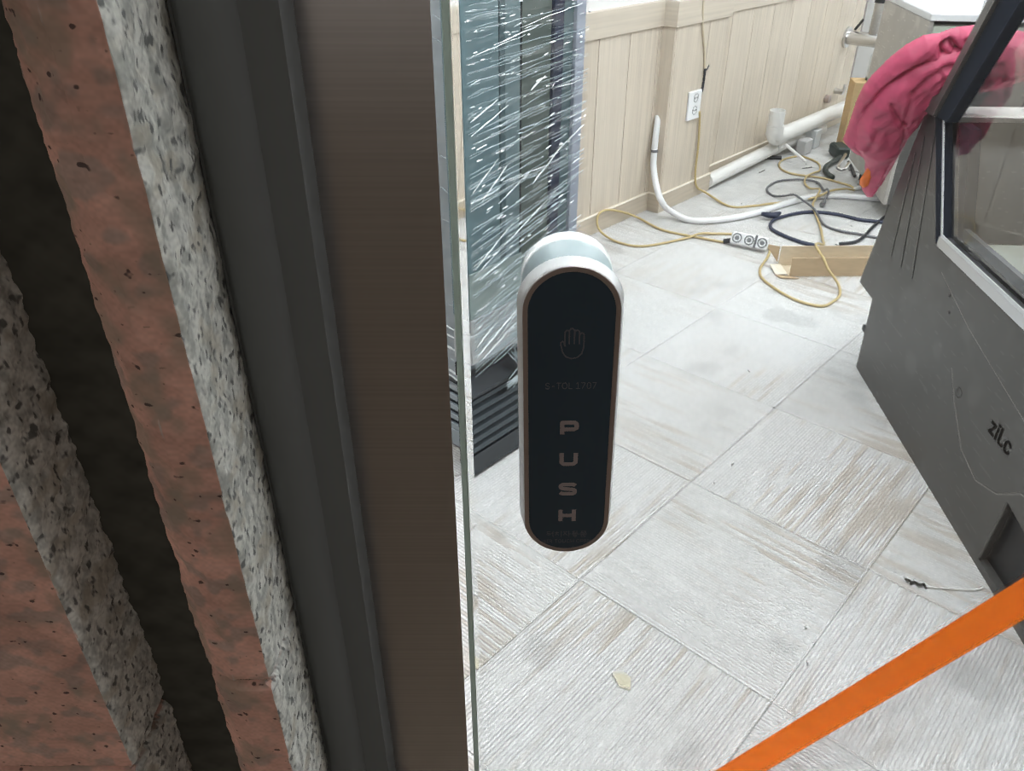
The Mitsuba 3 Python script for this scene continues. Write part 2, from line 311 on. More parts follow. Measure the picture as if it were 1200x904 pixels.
def granite_block(k, z0, z1, step):
    P = resample(rib_profile(k), step); tan = np.gradient(P, axis=0); tan /= np.linalg.norm(tan, axis=1, keepdims=True)
    nrm = np.c_[-tan[:, 1], tan[:, 0]]
    zs = np.unique(np.r_[np.linspace(z0, z1, max(3, int((z1 - z0) / (step * 1.4)))), z0 + np.array([0, 0.0006, 0.0013, 0.0022, 0.0036]), z1 - np.array([0, 0.0006, 0.0013, 0.0022, 0.0036])])
    X = np.repeat(P[None], len(zs), 0); Z = np.repeat(zs[:, None], len(P), 1)
    pts = np.dstack([X, Z]); q = pts * 1000
    rough = np.abs(nrm[:, 0]) > 0.3
    amp = np.where(rough, 0.0011, 0.0005); amp = np.where(rough & (P[:, 1] > FY + 0.012) & (P[:, 0] < -0.12), 0.0020, amp)
    d = (meshkit.fbm(q / 5.0, 3, 4) - 0.5) * 2 * amp[None] + (meshkit.noise(q / 17.0, 9) - 0.5) * amp[None]
    edge = np.minimum(zs - z0, z1 - zs); inset = 0.0034 * np.clip(1 - edge / 0.0036, 0, 1) ** 1.6
    d = d - inset[:, None]
    pts[:, :, :2] += d[:, :, None] * nrm[None]
    V = pts.reshape(-1, 3); n = len(P); F = []
    a = (np.arange(len(zs) - 1)[:, None] * n + np.arange(n - 1)[None]).ravel()
    F = np.vstack([np.c_[a, a + n, a + n + 1], np.c_[a, a + n + 1, a + 1]])
    return trimesh.Trimesh(V, F, process=False)
for z0, z1, st in ((0.727, 1.127, 0.0011), (1.127, 1.527, 0.0011), (-0.05, 0.327, 0.004), (0.327, 0.727, 0.004), (1.527, 1.927, 0.004), (1.927, 2.327, 0.004), (2.327, 2.72, 0.004)):
    for k in range(2): obj('stone_block', granite_block(k, z0 + 0.0007 - 0.063 * k, z1 - 0.0007 - 0.063 * k, st), 'granite', t, smooth=40)
for zj in (0.327, 0.727, 1.127, 1.527, 1.927, 2.327):
    for k in range(2):
        mj = trimesh.creation.extrude_polygon(sg.Polygon(rib_profile(k)).buffer(-0.0038), 0.006, engine='earcut'); mj.apply_translation([0, 0, zj - 0.003 - 0.063 * k]); obj('mortar_joint', mj, 'joint_and_groove_shade', t)
obj('joint_and_groove_shade', box(-0.40, -0.112, FY + 0.040, 0.2675, -0.05, 2.72), 'joint_and_groove_shade', t, label='near black backing with the shade between the granite ribs put into its colour')  # near black backing: shade of the grooves put into its colour

t = struct('door_1', 'frameless sliding glass door with dark brushed steel jamb')
obj('sealant_joint', tube([(-0.0925, 0.268, -0.02), (-0.0925, 0.268, 2.4)], 0.0115, 20, smooth=False), 'sealant_grey', t, smooth=60)
obj('sealant_joint', box(-0.1035, -0.070, 0.2625, 0.30, -0.05, 2.4), 'sealant_grey', t)
jp = sg.Polygon([(-0.0842, 0.2800), (-0.0262, 0.2800), (-0.0270, 0.2812), (-0.0330, 0.3350), (-0.0842, 0.3350)])
jm = trimesh.creation.extrude_polygon(jp, 2.45, engine='earcut'); jm.apply_translation([0, 0, -0.05])
obj('jamb', jm, 'jamb_steel', t, label='dark brushed steel jamb')
gp = [(-0.0276, DOOR_Y1), (-0.0276, DOOR_Y0 + 0.0017), (-0.0236, DOOR_Y0), (0.95, DOOR_Y0), (0.95, DOOR_Y1)]
gm = trimesh.creation.extrude_polygon(sg.Polygon(gp), 2.36, engine='earcut'); gm.apply_translation([0, 0, 0.012])
obj('glass_pane', gm, 'glass_slab', t, label='clear glass pane with bevelled edge')
obj('glass_edge', box(-0.0316, -0.0278, DOOR_Y0, DOOR_Y1, 0.012, 2.372, 0.0006), 'edge_green', t, label='dark green ground edge')
obj('jamb', box(0.955, 0.98, 0.33, 0.43, -0.05, 2.40), 'jamb_steel', t)
obj('threshold', box(-0.105, 0.98, 0.30, 0.43, -0.05, 0.004), 'jamb_steel', t)
t = struct('ground', 'street pavement outside'); obj('paving', box(-12, 12, -14, 0.30, -0.25, -0.05), 'street', t)

# ------------------------------------------------------------------ ceiling lamps
for k, (n, s) in enumerate(LAMP_SPOTS):
    lt = thing('ceiling_light', 'square edged white LED panel on the ceiling above the carpet', 'light', 'ceiling light panels')
    obj('frame', at(cat(box(n - 0.32, n + 0.32, s - 0.62, s - 0.60, 2.69, 2.719), box(n - 0.32, n + 0.32, s + 0.60, s + 0.62, 2.69, 2.719),
        box(n - 0.32, n - 0.30, s - 0.60, s + 0.60, 2.69, 2.719), box(n + 0.30, n + 0.32, s - 0.60, s + 0.60, 2.69, 2.719)), M_W), 'lamp_frame', lt)
    q = [wl(n + dx, s + ds, 2.70) for dx, ds in ((-0.3, -0.6), (-0.3, 0.6), (0.3, 0.6), (0.3, -0.6))]
    kk = obj('diffuser', trimesh.Trimesh(q, [[0, 1, 2], [0, 2, 3]], process=False), 'lamp_frame', lt)
    scene[kk]['emitter'] = {'type': 'area', 'radiance': {'type': 'rgb', 'value': LAMP}}

# ------------------------------------------------------------------ push switch on the glass, and its twin on the inner side
SW_TILT = math.radians(1.0)
def switch_frame(cx, cz, y_front):
    """local (x, up, towards the street) -> world"""
    M = np.eye(4); c, s_ = math.cos(SW_TILT), math.sin(SW_TILT)
    M[:3, 0] = (c, 0, s_ * 0); M[:3, 0] = (c, 0, s_); M[:3, 1] = (-s_, 0, c); M[:3, 2] = (0, -1, 0); M[:3, 3] = (cx, y_front, cz); return M
SWW, SWH = 0.0525, 0.197
MS = switch_frame(0.0325, 1.158, 0.370)
sw = thing('touch_switch', 'dark navy pill-shaped switch reading PUSH on the street side of the glass door', 'door switch')
obj('housing', at(rings([(flare(0.002, -0.002), -0.0140), (flare(0.0045, 0.0), -0.0134), (flare(0.0050, 0.0004), -0.0125), (flare(0.0047, 0.0004), -0.0110), (flare(0.0005, 0.0004), -0.0022), (stad_ring(SWW - 0.0008, SWH - 0.0008), -0.0012)]), MS), 'white_gloss', sw, smooth=35, label='glossy white housing')
ring = stadium(SWW - 0.0010, SWH - 0.0010, 32).difference(stadium(SWW - 0.0062, SWH - 0.0062, 32))
rm = trimesh.creation.extrude_polygon(ring, 0.0013, engine='earcut'); rm.apply_translation([0, 0, -0.0013])
obj('rim', at(rm, MS), 'rim_metal', sw, label='brownish metal rim')
fm = trimesh.creation.extrude_polygon(stadium(SWW - 0.0063, SWH - 0.0063, 32), 0.0007, engine='earcut'); fm.apply_translation([0, 0, -0.0011])
obj('face_panel', at(fm, MS), 'navy_face', sw, label='near black navy face panel')
def on_face(m, x, z, sx=1.0, sz=1.0):
    m = m.copy(); m.vertices[:, 0] = (m.vertices[:, 0] - m.bounds[:, 0].mean()) * sx + x; m.vertices[:, 1] = (m.vertices[:, 1] - m.bounds[:, 1].mean()) * sz + z
    m.vertices[:, 2] += -0.00038 - m.vertices[:, 2].min(); return at(m, MS)
GL = {'P': [[(-4.1, -4.65), (-4.1, 3.5), (2.6, 3.5), (4.1, 2.6), (4.1, -0.2), (2.6, -1.2), (-2.8, -1.2)]], 'U': [[(-4.1, 4.65), (-4.1, -2.2), (-2.8, -3.5), (2.8, -3.5), (4.1, -2.2), (4.1, 4.65)]],
      'S': [[(4.6, 2.6), (3.2, 3.6), (-3.0, 3.6), (-4.2, 2.6), (-4.0, 1.0), (-2.6, 0.3), (2.8, -0.3), (4.2, -1.1), (4.2, -2.7), (3.0, -3.6), (-3.2, -3.6), (-4.7, -2.6)]], 'H': [[(-4.1, -4.65), (-4.1, 4.65)], [(4.1, -4.65), (4.1, 4.65)], [(-4.1, 0), (4.1, 0)]]}
def letter(ch):
    g = sg.MultiLineString(GL[ch]).buffer(1.3, cap_style=2, join_style=2 if ch == 'H' else 1)
    m = cat(*[trimesh.creation.extrude_polygon(q, 0.15, engine='earcut') for q in getattr(g, 'geoms', [g])]); m.apply_scale(0.001); return m
for ch, z in (('P', -0.0015), ('U', -0.0245), ('S', -0.0470), ('H', -0.0680)):
    obj('letter', on_face(letter(ch), 0.0003, z), 'print_silver', sw)
hand = [[(-9.5, 1), (-9.5, 0), (-8, -8), (-5, -13), (0, -15), (5, -14), (9, -10), (10.5, -3), (10.5, 8), (10, 10), (8.5, 10.5), (7, 9.5), (6.5, 7.5), (6.5, 0)],
        [(6.5, 8), (6.5, 11.5), (5, 13.2), (3.2, 12.8), (2.2, 11), (2.2, 0)], [(2.2, 11), (2.2, 13), (0.5, 15), (-1.2, 14.5), (-2.2, 12.5), (-2.2, 0)],
        [(-2.2, 11.5), (-3, 13), (-4.6, 13), (-6, 11.5), (-6, -2), (-5.6, -2.4)], [(-6, -2.2), (-6.6, 1.2), (-8, 2.6), (-9.5, 1)]]
obj('hand_symbol', on_face(strokes([[(x * 0.00062, y * 0.00062) for x, y in l] for l in hand], 0.0008, 0.00012), 0.0007, 0.0535), 'print_faint', sw)
obj('model_text', on_face(meshkit.text_mesh('S-TOL 1707', 0.0042, 0.00012), 0.0005, 0.0268, sx=0.82), 'print_faint', sw)
def hangul(syls, size, gap):
    L = []
    for k, g in enumerate(syls):
        L += [[((x + k * (1 + gap)) * size, y * size) for x, y in l] for l in g]
    return L
KO = [[[(.5, .95), (.08, .95), (.08, .45), (.5, .45)], [(.08, .70), (.46, .70)], [(.85, 1), (.85, .1)], [(.62, .7), (.85, .7)]],
      [[(.28, 1), (.28, .88)], [(.06, .82), (.5, .82)], [(.28, .82), (.06, .35)], [(.28, .62), (.52, .35)], [(.85, 1), (.85, .1)]],
      [[(.06, .9), (.5, .9)], [(.28, .9), (.06, .35)], [(.28, .65), (.52, .35)], [(.75, 1), (.75, .1)], [(.75, .55), (.98, .55)]],
      [[(.8, .98), (.2, .98), (.2, .7), (.8, .7)], [(.05, .52), (.95, .52)], [(.5, .7), (.5, .52)], [(.5, .36), (.72, .28), (.72, .1), (.5, .02), (.28, .1), (.28, .28), (.5, .36)]],
      [[(.2, .98), (.8, .98), (.8, .68), (.2, .68), (.2, .98)], [(.05, .5), (.95, .5)], [(.5, .5), (.5, .38)], [(.22, .34), (.8, .34)], [(.22, .34), (.22, .05), (.8, .05)]]]
obj('small_text', on_face(strokes(hangul(KO, 0.0047, 0.10), 0.00042, 0.00012), 0.0005, -0.0835), 'print_faint', sw)
obj('small_text', on_face(meshkit.text_mesh('AIR TOUCH OPEN', 0.0027, 0.00012), 0.0005, -0.0893, sx=0.95), 'print_faint', sw)
pm = trimesh.creation.extrude_polygon(stadium(SWW - 0.010, SWH - 0.010), 0.0039, engine='earcut'); pm.apply_translation([0, 0, -0.018])
obj('adhesive_pad', at(pm, MS), 'foam_dark', sw, label='grey adhesive pad')
MB = switch_frame(0.0325, 1.158, DOOR_Y1 + 0.0002)
sb = thing('touch_switch', 'white twin switch unit stuck behind the navy one on the shop side of the glass', 'door switch')
obj('base_plate', at(rings([(stad_ring(SWW - 0.004, SWH - 0.004), -0.0112), (stad_ring(SWW - 0.001, SWH - 0.001), -0.0108), (stad_ring(SWW - 0.010, SWH - 0.010), -0.0040), (stad_ring(SWW - 0.016, SWH - 0.016), -0.0004)]), MB), 'pad_teal', sb, smooth=35, label='pale bevelled base plate')
obj('housing', at(rings([(stad_ring(SWW - 0.003, SWH - 0.003), -0.0230), (stad_ring(SWW, SWH), -0.0215), (stad_ring(SWW, SWH), -0.0120), (stad_ring(SWW - 0.001, SWH - 0.001), -0.0113)]), MB), 'white_gloss', sb, smooth=35)

# ------------------------------------------------------------------ film wrapped display fridge
FN = -1.258
fr = thing('display_fridge', 'tall glass fronted display fridge wrapped in clear stretch film against the plank wall', 'display fridge')
def fpart(name, b, m, r=0.0015, **k): return obj(name, at(box(*b, r), M_W), m, fr, **k)
S0, S1 = 1.218, 1.630
fpart('kick_plate', (FN - 0.03, FN - 0.004, S0, S1, 0.008, 0.075), 'fridge_charcoal')
fpart('grille_back', (FN - 0.06, FN - 0.03, S0 + 0.002, S1, 0.02, 0.30), 'fridge_black')
for k in range(6):
    z = 0.086 + 0.0315 * k
    m = prism([(FN - 0.004, z), (FN - 0.006, z + 0.012), (FN - 0.028, z + 0.020), (FN - 0.028, z + 0.015)], S0, S1, 'xz')
    m.apply_translation([0, S0 + S1, 0])
    obj('grille_slat', at(m, M_W), 'fridge_slat', fr)
def nprism(poly, s0, s1, name, m, **k):
    mm = prism(poly, -s1, -s0, 'xz'); return obj(name, at(mm, M_W), m, fr, **k)
nprism([(FN - 0.05, 0.268), (FN + 0.002, 0.268), (FN + 0.002, 0.276), (FN - 0.030, 0.318), (FN - 0.05, 0.318)], S0, S1, 'ledge', 'fridge_charcoal')
nprism([(FN - 0.06, 0.318), (FN - 0.026, 0.318), (FN - 0.026, 0.358), (FN - 0.06, 0.358)], S0, S1, 'gap_panel', 'fridge_black')
nprism([(FN - 0.05, 0.358), (FN - 0.002, 0.358), (FN - 0.002, 0.372), (FN - 0.05, 0.372)], S0, S1, 'lower_rail', 'fridge_slat')
nprism([(FN - 0.06, 0.374), (FN + 0.004, 0.374), (FN + 0.006, 0.385), (FN + 0.002, 0.455), (FN - 0.06, 0.455)], S0, S1, 'sill', 'fridge_white', label='pale sill below the glass')
fpart('door_rail', (FN - 0.035, FN - 0.004, S0 + 0.01, S1 - 0.04, 0.456, 0.495), 'fridge_white')
# left half: door with a teal liner, right half: darker liner, mullions and right-hand stile
fpart('tinted_glass', (FN - 0.020, FN - 0.010, S0 + 0.009, 1.342, 0.496, 1.88), 'fridge_teal', label='teal tinted door glass')
fpart('mullion', (FN - 0.020, FN - 0.008, 1.343, 1.360, 0.560, 1.88), 'fridge_band')
fpart('tinted_glass', (FN - 0.020, FN - 0.010, 1.361, 1.412, 0.496, 1.88), 'fridge_teal_pale')
fpart('mullion', (FN - 0.020, FN - 0.009, 1.413, 1.416, 0.496, 1.88), 'fridge_charcoal')
fpart('tinted_glass', (FN - 0.020, FN - 0.011, 1.417, 1.520, 0.496, 1.88), 'fridge_olive')
fpart('stile', (FN - 0.16, FN - 0.004, 1.521, 1.556, 0.456, 1.88), 'fridge_navy')
fpart('stile', (FN - 0.16, FN - 0.006, 1.557, 1.594, 0.456, 1.88), 'fridge_band')
fpart('lower_glass', (FN - 0.010, FN - 0.007, S0 + 0.009, 1.420, 0.496, 0.62), 'fridge_pale', label='paler strip at the foot of the glass')
fpart('frame_post', (FN - 0.60, FN + 0.002, 1.595, S1, 0.01, 1.90), 'fridge_lavender', label='pale lavender right-hand frame post')
fpart('frame_post', (FN - 0.06, FN - 0.008, S0, S0 + 0.008, 0.496, 1.90), 'fridge_teal')
fpart('top_panel', (FN - 0.75, FN + 0.002, S0, S1, 1.90, 1.98), 'fridge_charcoal')
fpart('cabinet', (FN - 0.76, FN - 0.062, 1.290, 1.520, 0.24, 1.90), 'fridge_side')
fpart('cabinet', (FN - 0.76, FN - 0.062, 1.300, 1.520, 0.004, 0.24), 'side_dark')
for k in range(5): fpart('side_slat', (FN - 0.60, FN - 0.062, 1.288, 1.299, 0.062 + 0.034 * k, 0.080 + 0.034 * k), 'fridge_side')
fpart('side_skirt', (FN - 0.76, FN - 0.062, 1.286, 1.299, 0.004, 0.060), 'fridge_side')
# stretch film: crumpled sheet over the front and the left side
def film_sheet(u0, u1, z0, z1, nu, nz, amp, seed, tilt):
    u, z = np.meshgrid(np.linspace(u0, u1, nu), np.linspace(z0, z1, nz)); a = tilt(z)
    across = (z - (u - u0) * np.tan(a)); along = u / np.cos(a)
    p = np.dstack([along * 3.0, across * 42, np.zeros_like(u)]); q = np.dstack([along * 7, across * 120, np.ones_like(u)])
    h = amp * (1 - 2 * np.abs(meshkit.noise(p, seed) - 0.5)) ** 2 + 0.45 * amp * (1 - 2 * np.abs(meshkit.noise(q, seed + 1) - 0.5)) ** 2 + amp * 0.9 * meshkit.noise(np.dstack([u * 9, z * 9, u * 0]), seed + 2)
    a_ = (np.arange(nz - 1)[:, None] * nu + np.arange(nu - 1)[None]).ravel(); F = np.vstack([np.c_[a_, a_ + 1, a_ + nu + 1], np.c_[a_, a_ + nu + 1, a_ + nu]])
    return u, z, h, F
tilt_front = lambda z: np.radians(np.interp(z, [0.3, 0.6, 0.9, 1.2], [17, 15, 8, 3]))
u, z, h, F = film_sheet(S0 - 0.004, S1 + 0.004, 0.372, 1.95, 110, 620, 0.0055, 21, tilt_front)
obj('stretch_film', at(trimesh.Trimesh(np.c_[(FN + 0.0075 + h).ravel(), u.ravel(), z.ravel()], F, process=False), M_W), 'film', fr, smooth=True, label='clear crumpled stretch film')
u, z, h, F = film_sheet(0.0, 0.60, 0.215, 1.95, 60, 420, 0.006, 25, lambda z: np.radians(-4) + 0 * z)
obj('stretch_film', at(trimesh.Trimesh(np.c_[(FN - 0.064 - u).ravel(), (1.287 - 0.004 - h).ravel(), z.ravel()], F[:, ::-1], process=False), M_W), 'film', fr, smooth=True)
def ribbon(p0, p1, w, seed, lift=0.0012):
    n = 14; tt = np.linspace(0, 1, n); p0, p1 = np.array(p0, float), np.array(p1, float); d = p1 - p0; L = np.linalg.norm(d); d /= L
    side = np.cross([1.0, 0, 0], d); side /= np.linalg.norm(side)
    wob = (meshkit.noise(np.c_[tt * L * 40, tt * 0 + seed, tt * 0]) - 0.5) * 0.004
    ww = w * (0.25 + 0.75 * np.sin(np.pi * tt) ** 0.7) * (0.35 + 1.3 * meshkit.noise(np.c_[tt * L * 70, tt * 0 + seed + 9.3, tt * 0]))
    c = p0 + (p1 - p0) * tt[:, None] + side * wob[:, None]
    A, B, C = c - side * ww[:, None] / 2, c + np.array([1.0, 0, 0]) * (lift + 0.25 * ww[:, None]), c + side * ww[:, None] / 2
    V = np.vstack([A, B, C]); F = []
    for k in range(n - 1): F += [[k, k + 1, n + k + 1], [k, n + k + 1, n + k], [n + k, n + k + 1, 2 * n + k + 1], [n + k, 2 * n + k + 1, 2 * n + k], [2 * n + k, 2 * n + k + 1, k + 1], [2 * n + k, k + 1, k]]
    return trimesh.Trimesh(V, F, process=False)
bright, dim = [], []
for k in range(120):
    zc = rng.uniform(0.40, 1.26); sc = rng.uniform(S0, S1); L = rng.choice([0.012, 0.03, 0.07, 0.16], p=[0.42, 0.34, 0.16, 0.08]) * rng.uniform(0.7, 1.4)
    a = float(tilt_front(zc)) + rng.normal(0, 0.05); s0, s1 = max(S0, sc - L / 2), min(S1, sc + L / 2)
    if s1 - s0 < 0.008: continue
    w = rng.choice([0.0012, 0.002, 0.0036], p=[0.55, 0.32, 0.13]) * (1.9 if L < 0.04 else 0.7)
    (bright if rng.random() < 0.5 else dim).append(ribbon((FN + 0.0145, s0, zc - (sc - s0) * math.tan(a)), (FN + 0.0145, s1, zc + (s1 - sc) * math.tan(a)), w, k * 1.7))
for k in range(230):                                     # fine pull lines, all along the wrap
    zc = rng.uniform(0.38, 1.24) if k < 170 else rng.uniform(0.38, 0.52); sc = rng.uniform(S0, S1 - 0.02); L = rng.uniform(0.08, 0.3); a = float(tilt_front(zc)) + rng.normal(0, 0.025)
    s0, s1 = max(S0, sc - L / 2), min(S1, sc + L / 2); dim.append(ribbon((FN + 0.0145, s0, zc - (sc - s0) * math.tan(a)), (FN + 0.0145, s1, zc + (s1 - sc) * math.tan(a)), rng.uniform(0.0006, 0.0013), k * 2.9 + 400))
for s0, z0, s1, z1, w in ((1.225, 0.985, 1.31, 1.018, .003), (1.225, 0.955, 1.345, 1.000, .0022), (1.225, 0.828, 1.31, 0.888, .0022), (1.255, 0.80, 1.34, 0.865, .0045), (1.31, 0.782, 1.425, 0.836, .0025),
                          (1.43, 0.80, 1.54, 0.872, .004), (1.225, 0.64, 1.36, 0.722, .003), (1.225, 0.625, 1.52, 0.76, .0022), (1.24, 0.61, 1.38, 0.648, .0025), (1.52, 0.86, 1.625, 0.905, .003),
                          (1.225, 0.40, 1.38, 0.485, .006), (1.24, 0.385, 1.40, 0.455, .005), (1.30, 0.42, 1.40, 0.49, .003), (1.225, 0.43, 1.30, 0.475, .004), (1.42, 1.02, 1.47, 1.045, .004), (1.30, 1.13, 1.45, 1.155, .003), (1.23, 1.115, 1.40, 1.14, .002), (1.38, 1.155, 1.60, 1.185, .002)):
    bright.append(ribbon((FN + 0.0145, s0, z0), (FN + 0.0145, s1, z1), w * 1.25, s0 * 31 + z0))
for k in range(110):                                     # the wrap goes on upwards
    zc = rng.uniform(1.24, 1.88); sc = rng.uniform(S0, S1 - 0.02); L = rng.uniform(0.02, 0.2); tn = math.tan(rng.normal(0.05, 0.05)); s0, s1 = max(S0, sc - L / 2), min(S1, sc + L / 2)
    (bright if k % 3 == 0 else dim).append(ribbon((FN + 0.0145, s0, zc - (sc - s0) * tn), (FN + 0.0145, s1, zc + (s1 - sc) * tn), rng.uniform(0.0007, 0.002), k * 2.2 + 1300))
for k in range(70):                                      # short glints painted as white ribbons where the film bunches
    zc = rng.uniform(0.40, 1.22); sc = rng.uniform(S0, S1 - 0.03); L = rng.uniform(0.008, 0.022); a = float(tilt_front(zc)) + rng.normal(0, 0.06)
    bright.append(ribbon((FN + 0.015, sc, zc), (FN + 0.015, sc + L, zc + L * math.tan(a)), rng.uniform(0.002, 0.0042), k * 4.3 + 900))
for zc, L, big in ((1.20, .05, 0), (1.165, .03, 0), (1.12, .05, 0), (1.095, .02, 1), (1.03, .03, 0), (0.93, .02, 1), (0.86, .06, 0), (0.78, .03, 0), (0.70, .08, 0), (0.60, .04, 0), (0.47, .06, 0), (0.40, .14, 1), (0.375, .14, 1), (0.335, .10, 1), (0.30, .06, 0), (0.262, .14, 1), (0.245, .14, 1)):
    n0 = FN - 0.07 - (0.05 if L < 0.08 else 0.0) * rng.random(); m = ribbon((0.0, 0.0, 0.0), (0.0, L, 0.012), 0.007 if big else 0.0025, zc * 17); v = m.vertices.copy()
    m.vertices = np.c_[n0 - v[:, 1], 1.279 - v[:, 0], zc + v[:, 2]]; m.faces = m.faces[:, ::-1]; (bright if big else dim).append(m)
obj('film_wrinkle_glint', at(cat(*bright), M_W), 'wrinkle_glint', fr, kind='stuff'); obj('film_wrinkle_glint', at(cat(*dim), M_W), 'wrinkle_dim', fr, kind='stuff')  # film creases, with their bright highlights put in as white ribbons
# torn film bunch hanging over the ledge
bun = []
for k in range(26):
    s_, z_ = 1.385 + rng.normal(0, 0.018), 0.372
    bun.append(ribbon((FN + 0.012 + rng.uniform(0, .006), s_ + rng.normal(0, .012), z_ - rng.uniform(0, .01)), (FN + 0.012 + rng.uniform(0, .012), 1.40 + rng.normal(0, .010), 0.285 + rng.normal(0, .012)), 0.0035, k * 3.1))
for k in range(16):
    bun.append(ribbon((FN + 0.014, 1.345 + rng.normal(0, .008), 0.262 + rng.normal(0, .008)), (FN + 0.018, 1.415 + rng.normal(0, .012), 0.285 + rng.normal(0, .012)), 0.004, 50 + k * 2.3))
obj('film_scrap', at(cat(*bun), M_W), 'wrinkle_dim', fr, kind='stuff', label='torn bunched film hanging over the ledge')

# ------------------------------------------------------------------ on the plank wall
ot = thing('wall_outlet', 'white double wall outlet on the boxed out oak column', 'outlet')
obj('plate', at(box(NC + 0.0003, NC + 0.013, 3.528, 3.640, 0.424, 0.562, 0.003), M_W), 'plate_white', ot)
for zc in (0.527, 0.468):
    m = pipe((NC + 0.0128, 3.588, zc), (NC + 0.0140, 3.588, zc), 0.0215, 0.0185); so = obj('socket', at(m, M_W), 'socket_grey', ot)
    obj('recess', at(rod((NC + 0.0105, 3.588, zc), (NC + 0.0134, 3.588, zc), 0.0182), M_W), 'plate_white', so)
    obj('pin_hole', at(cat(*[rod((NC + 0.0120, 3.588 + d, zc), (NC + 0.0138, 3.588 + d, zc), 0.0045) for d in (-0.009, 0.009)]), M_W), 'black_plastic', so)
def wpts(pts): return [wl(*q) for q in pts]
wv = thing('wall_wire', 'thin cream wire running down the oak column above the outlet', 'wire')
obj('wire', tube(wpts([(NC + 0.016, 3.545, 1.30), (NC + 0.015, 3.547, 0.98), (NC + 0.008, 3.575, 0.86), (NC + 0.006, 3.625, 0.74), (NC + 0.006, 3.648, 0.655)]), 0.0048, 8), 'cord_beige', wv)
obj('sleeve', tube(wpts([(NC + 0.007, 3.650, 0.655), (NC + 0.007, 3.652, 0.60), (NC + 0.008, 3.645, 0.545)]), 0.0058, 8), 'cord_black', wv, label='black sleeve at the wire end')
obj('tie', tube(wpts([(NC + 0.010, 3.640, 0.640), (NC + 0.016, 3.655, 0.652), (NC + 0.014, 3.672, 0.668)]), 0.003, 6), 'cord_black', wv)

hs = thing('drain_hose', 'white flexible hose curving from the plank wall across the floor', 'hose')
hp = wpts([(-2.134, 3.371, 0.466), (-2.122, 3.350, 0.43), (-2.117, 3.340, 0.37), (-2.112, 3.332, 0.30), (-2.105, 3.325, 0.246), (-2.075, 3.307, 0.182), (-2.035, 3.280, 0.135), (-2.000, 3.275, 0.090), (-1.985, 3.33, 0.040)]) + [(x, y, 0.016) for x, y in ((0.864, 3.742), (0.947, 3.725), (1.077, 3.759), (1.219, 3.829), (1.377, 3.946), (1.538, 4.053), (1.630, 4.092), (1.749, 4.092), (1.86, 4.060), (2.0, 4.03))]
obj('tube', tube(hp, 0.0155, 14), 'hose_white', hs, smooth=50)
q = wpts([(-2.113, 3.334, 0.318), (-2.112, 3.333, 0.306)]); obj('collar', rod(q[0], q[1], 0.0172, 18), 'cord_grey', hs, smooth=40)

pp = thing('drain_pipe', 'thin white plastic pipe lying along the foot of the plank wall', 'pipe')
q = wpts([(-2.085, 3.846, 0.045), (-2.085, 4.60, 0.066)]); obj('tube', rod(q[0], q[1], 0.036, 24), 'pvc_white', pp, smooth=40)
q = wpts([(-2.085, 4.60, 0.066), (-2.085, 4.66, 0.068)]); obj('coupling', rod(q[0], q[1], 0.041, 24), 'pvc_white', pp, smooth=40)
q = wpts([(-2.085, 4.66, 0.068), (-2.09, 5.30, 0.052)]); obj('tube', rod(q[0], q[1], 0.036, 24), 'pvc_white', pp, smooth=40)
pq = thing('drain_pipe', 'thick white plastic pipe with an open upright elbow beside the plank wall', 'pipe')
q = wpts([(-2.040, 4.560, 0.158), (-2.040, 5.46, 0.158)]); obj('tube', rod(q[0], q[1], 0.045, 28), 'pvc_white', pq, smooth=40)
q = wpts([(-2.040, 5.47, 0.158), (-2.040, 5.73, 0.158)]); obj('tube', rod(q[0], q[1], 0.043, 28), 'pvc_white', pq, smooth=40)
el = [(-2.040, 4.580, 0.158), (-2.040, 4.535, 0.158), (-2.040, 4.503, 0.168), (-2.040, 4.486, 0.195), (-2.040, 4.482, 0.235)]
obj('elbow', tube(wpts(el), 0.049, 24, 0.008), 'pvc_white', pq, smooth=50)
q = wpts([(-2.040, 4.481, 0.236), (-2.040, 4.478, 0.318)]); obj('riser', pipe(q[0], q[1], 0.0445, 0.039, 28), 'pvc_white', pq, smooth=40)
q = wpts([(-2.0, 4.57, 0.112), (-1.86, 4.58, 0.035)]); obj('stub', rod(q[0], q[1], 0.009, 10), 'pvc_white', pq)
q = box(-2.115, -1.99, 4.98, 5.06, 0.0, 0.112, 0.004); obj('support', at(q, M_W), 'fridge_white', pq, label='pale support block')
bc = thing('concrete_block', 'grey block on the floor under the thick white pipe', 'block')
obj('body', at(box(-2.03, -1.97, 4.80, 4.90, 0.0, 0.088, 0.006), M_W), 'grey_paint', bc)

sp = thing('steel_pipe', 'short stainless pipe with a flange standing out of the far end of the plank wall', 'pipe')
q = wpts([(NW + 0.002, 5.535, 0.575), (NW + 0.016, 5.535, 0.575)]); obj('flange', rod(q[0], q[1], 0.062, 28), 'bright_steel', sp, smooth=40)
q = wpts([(NW + 0.016, 5.535, 0.575), (-1.80, 5.535, 0.575)]); obj('tube', rod(q[0], q[1], 0.042, 24), 'bright_steel', sp, smooth=40)
q = wpts([(-1.98, 5.535, 0.61), (-1.98, 5.535, 0.80)]); obj('branch', rod(q[0], q[1], 0.030, 20), 'cabinet_steel', sp, smooth=40)
q = wpts([(-1.98, 5.535, 0.79), (-1.98, 5.535, 0.86)]); obj('cap', rod(q[0], q[1], 0.034, 20), 'black_plastic', sp, smooth=40)
q = wpts([(-2.10, 5.535, 0.625), (-2.05, 5.50, 0.69)]); obj('lever', rod(q[0], q[1], 0.008, 8), 'black_plastic', sp)
tp = thing('water_tap', 'small chrome tap low on the plank wall above the thick white pipe', 'tap')
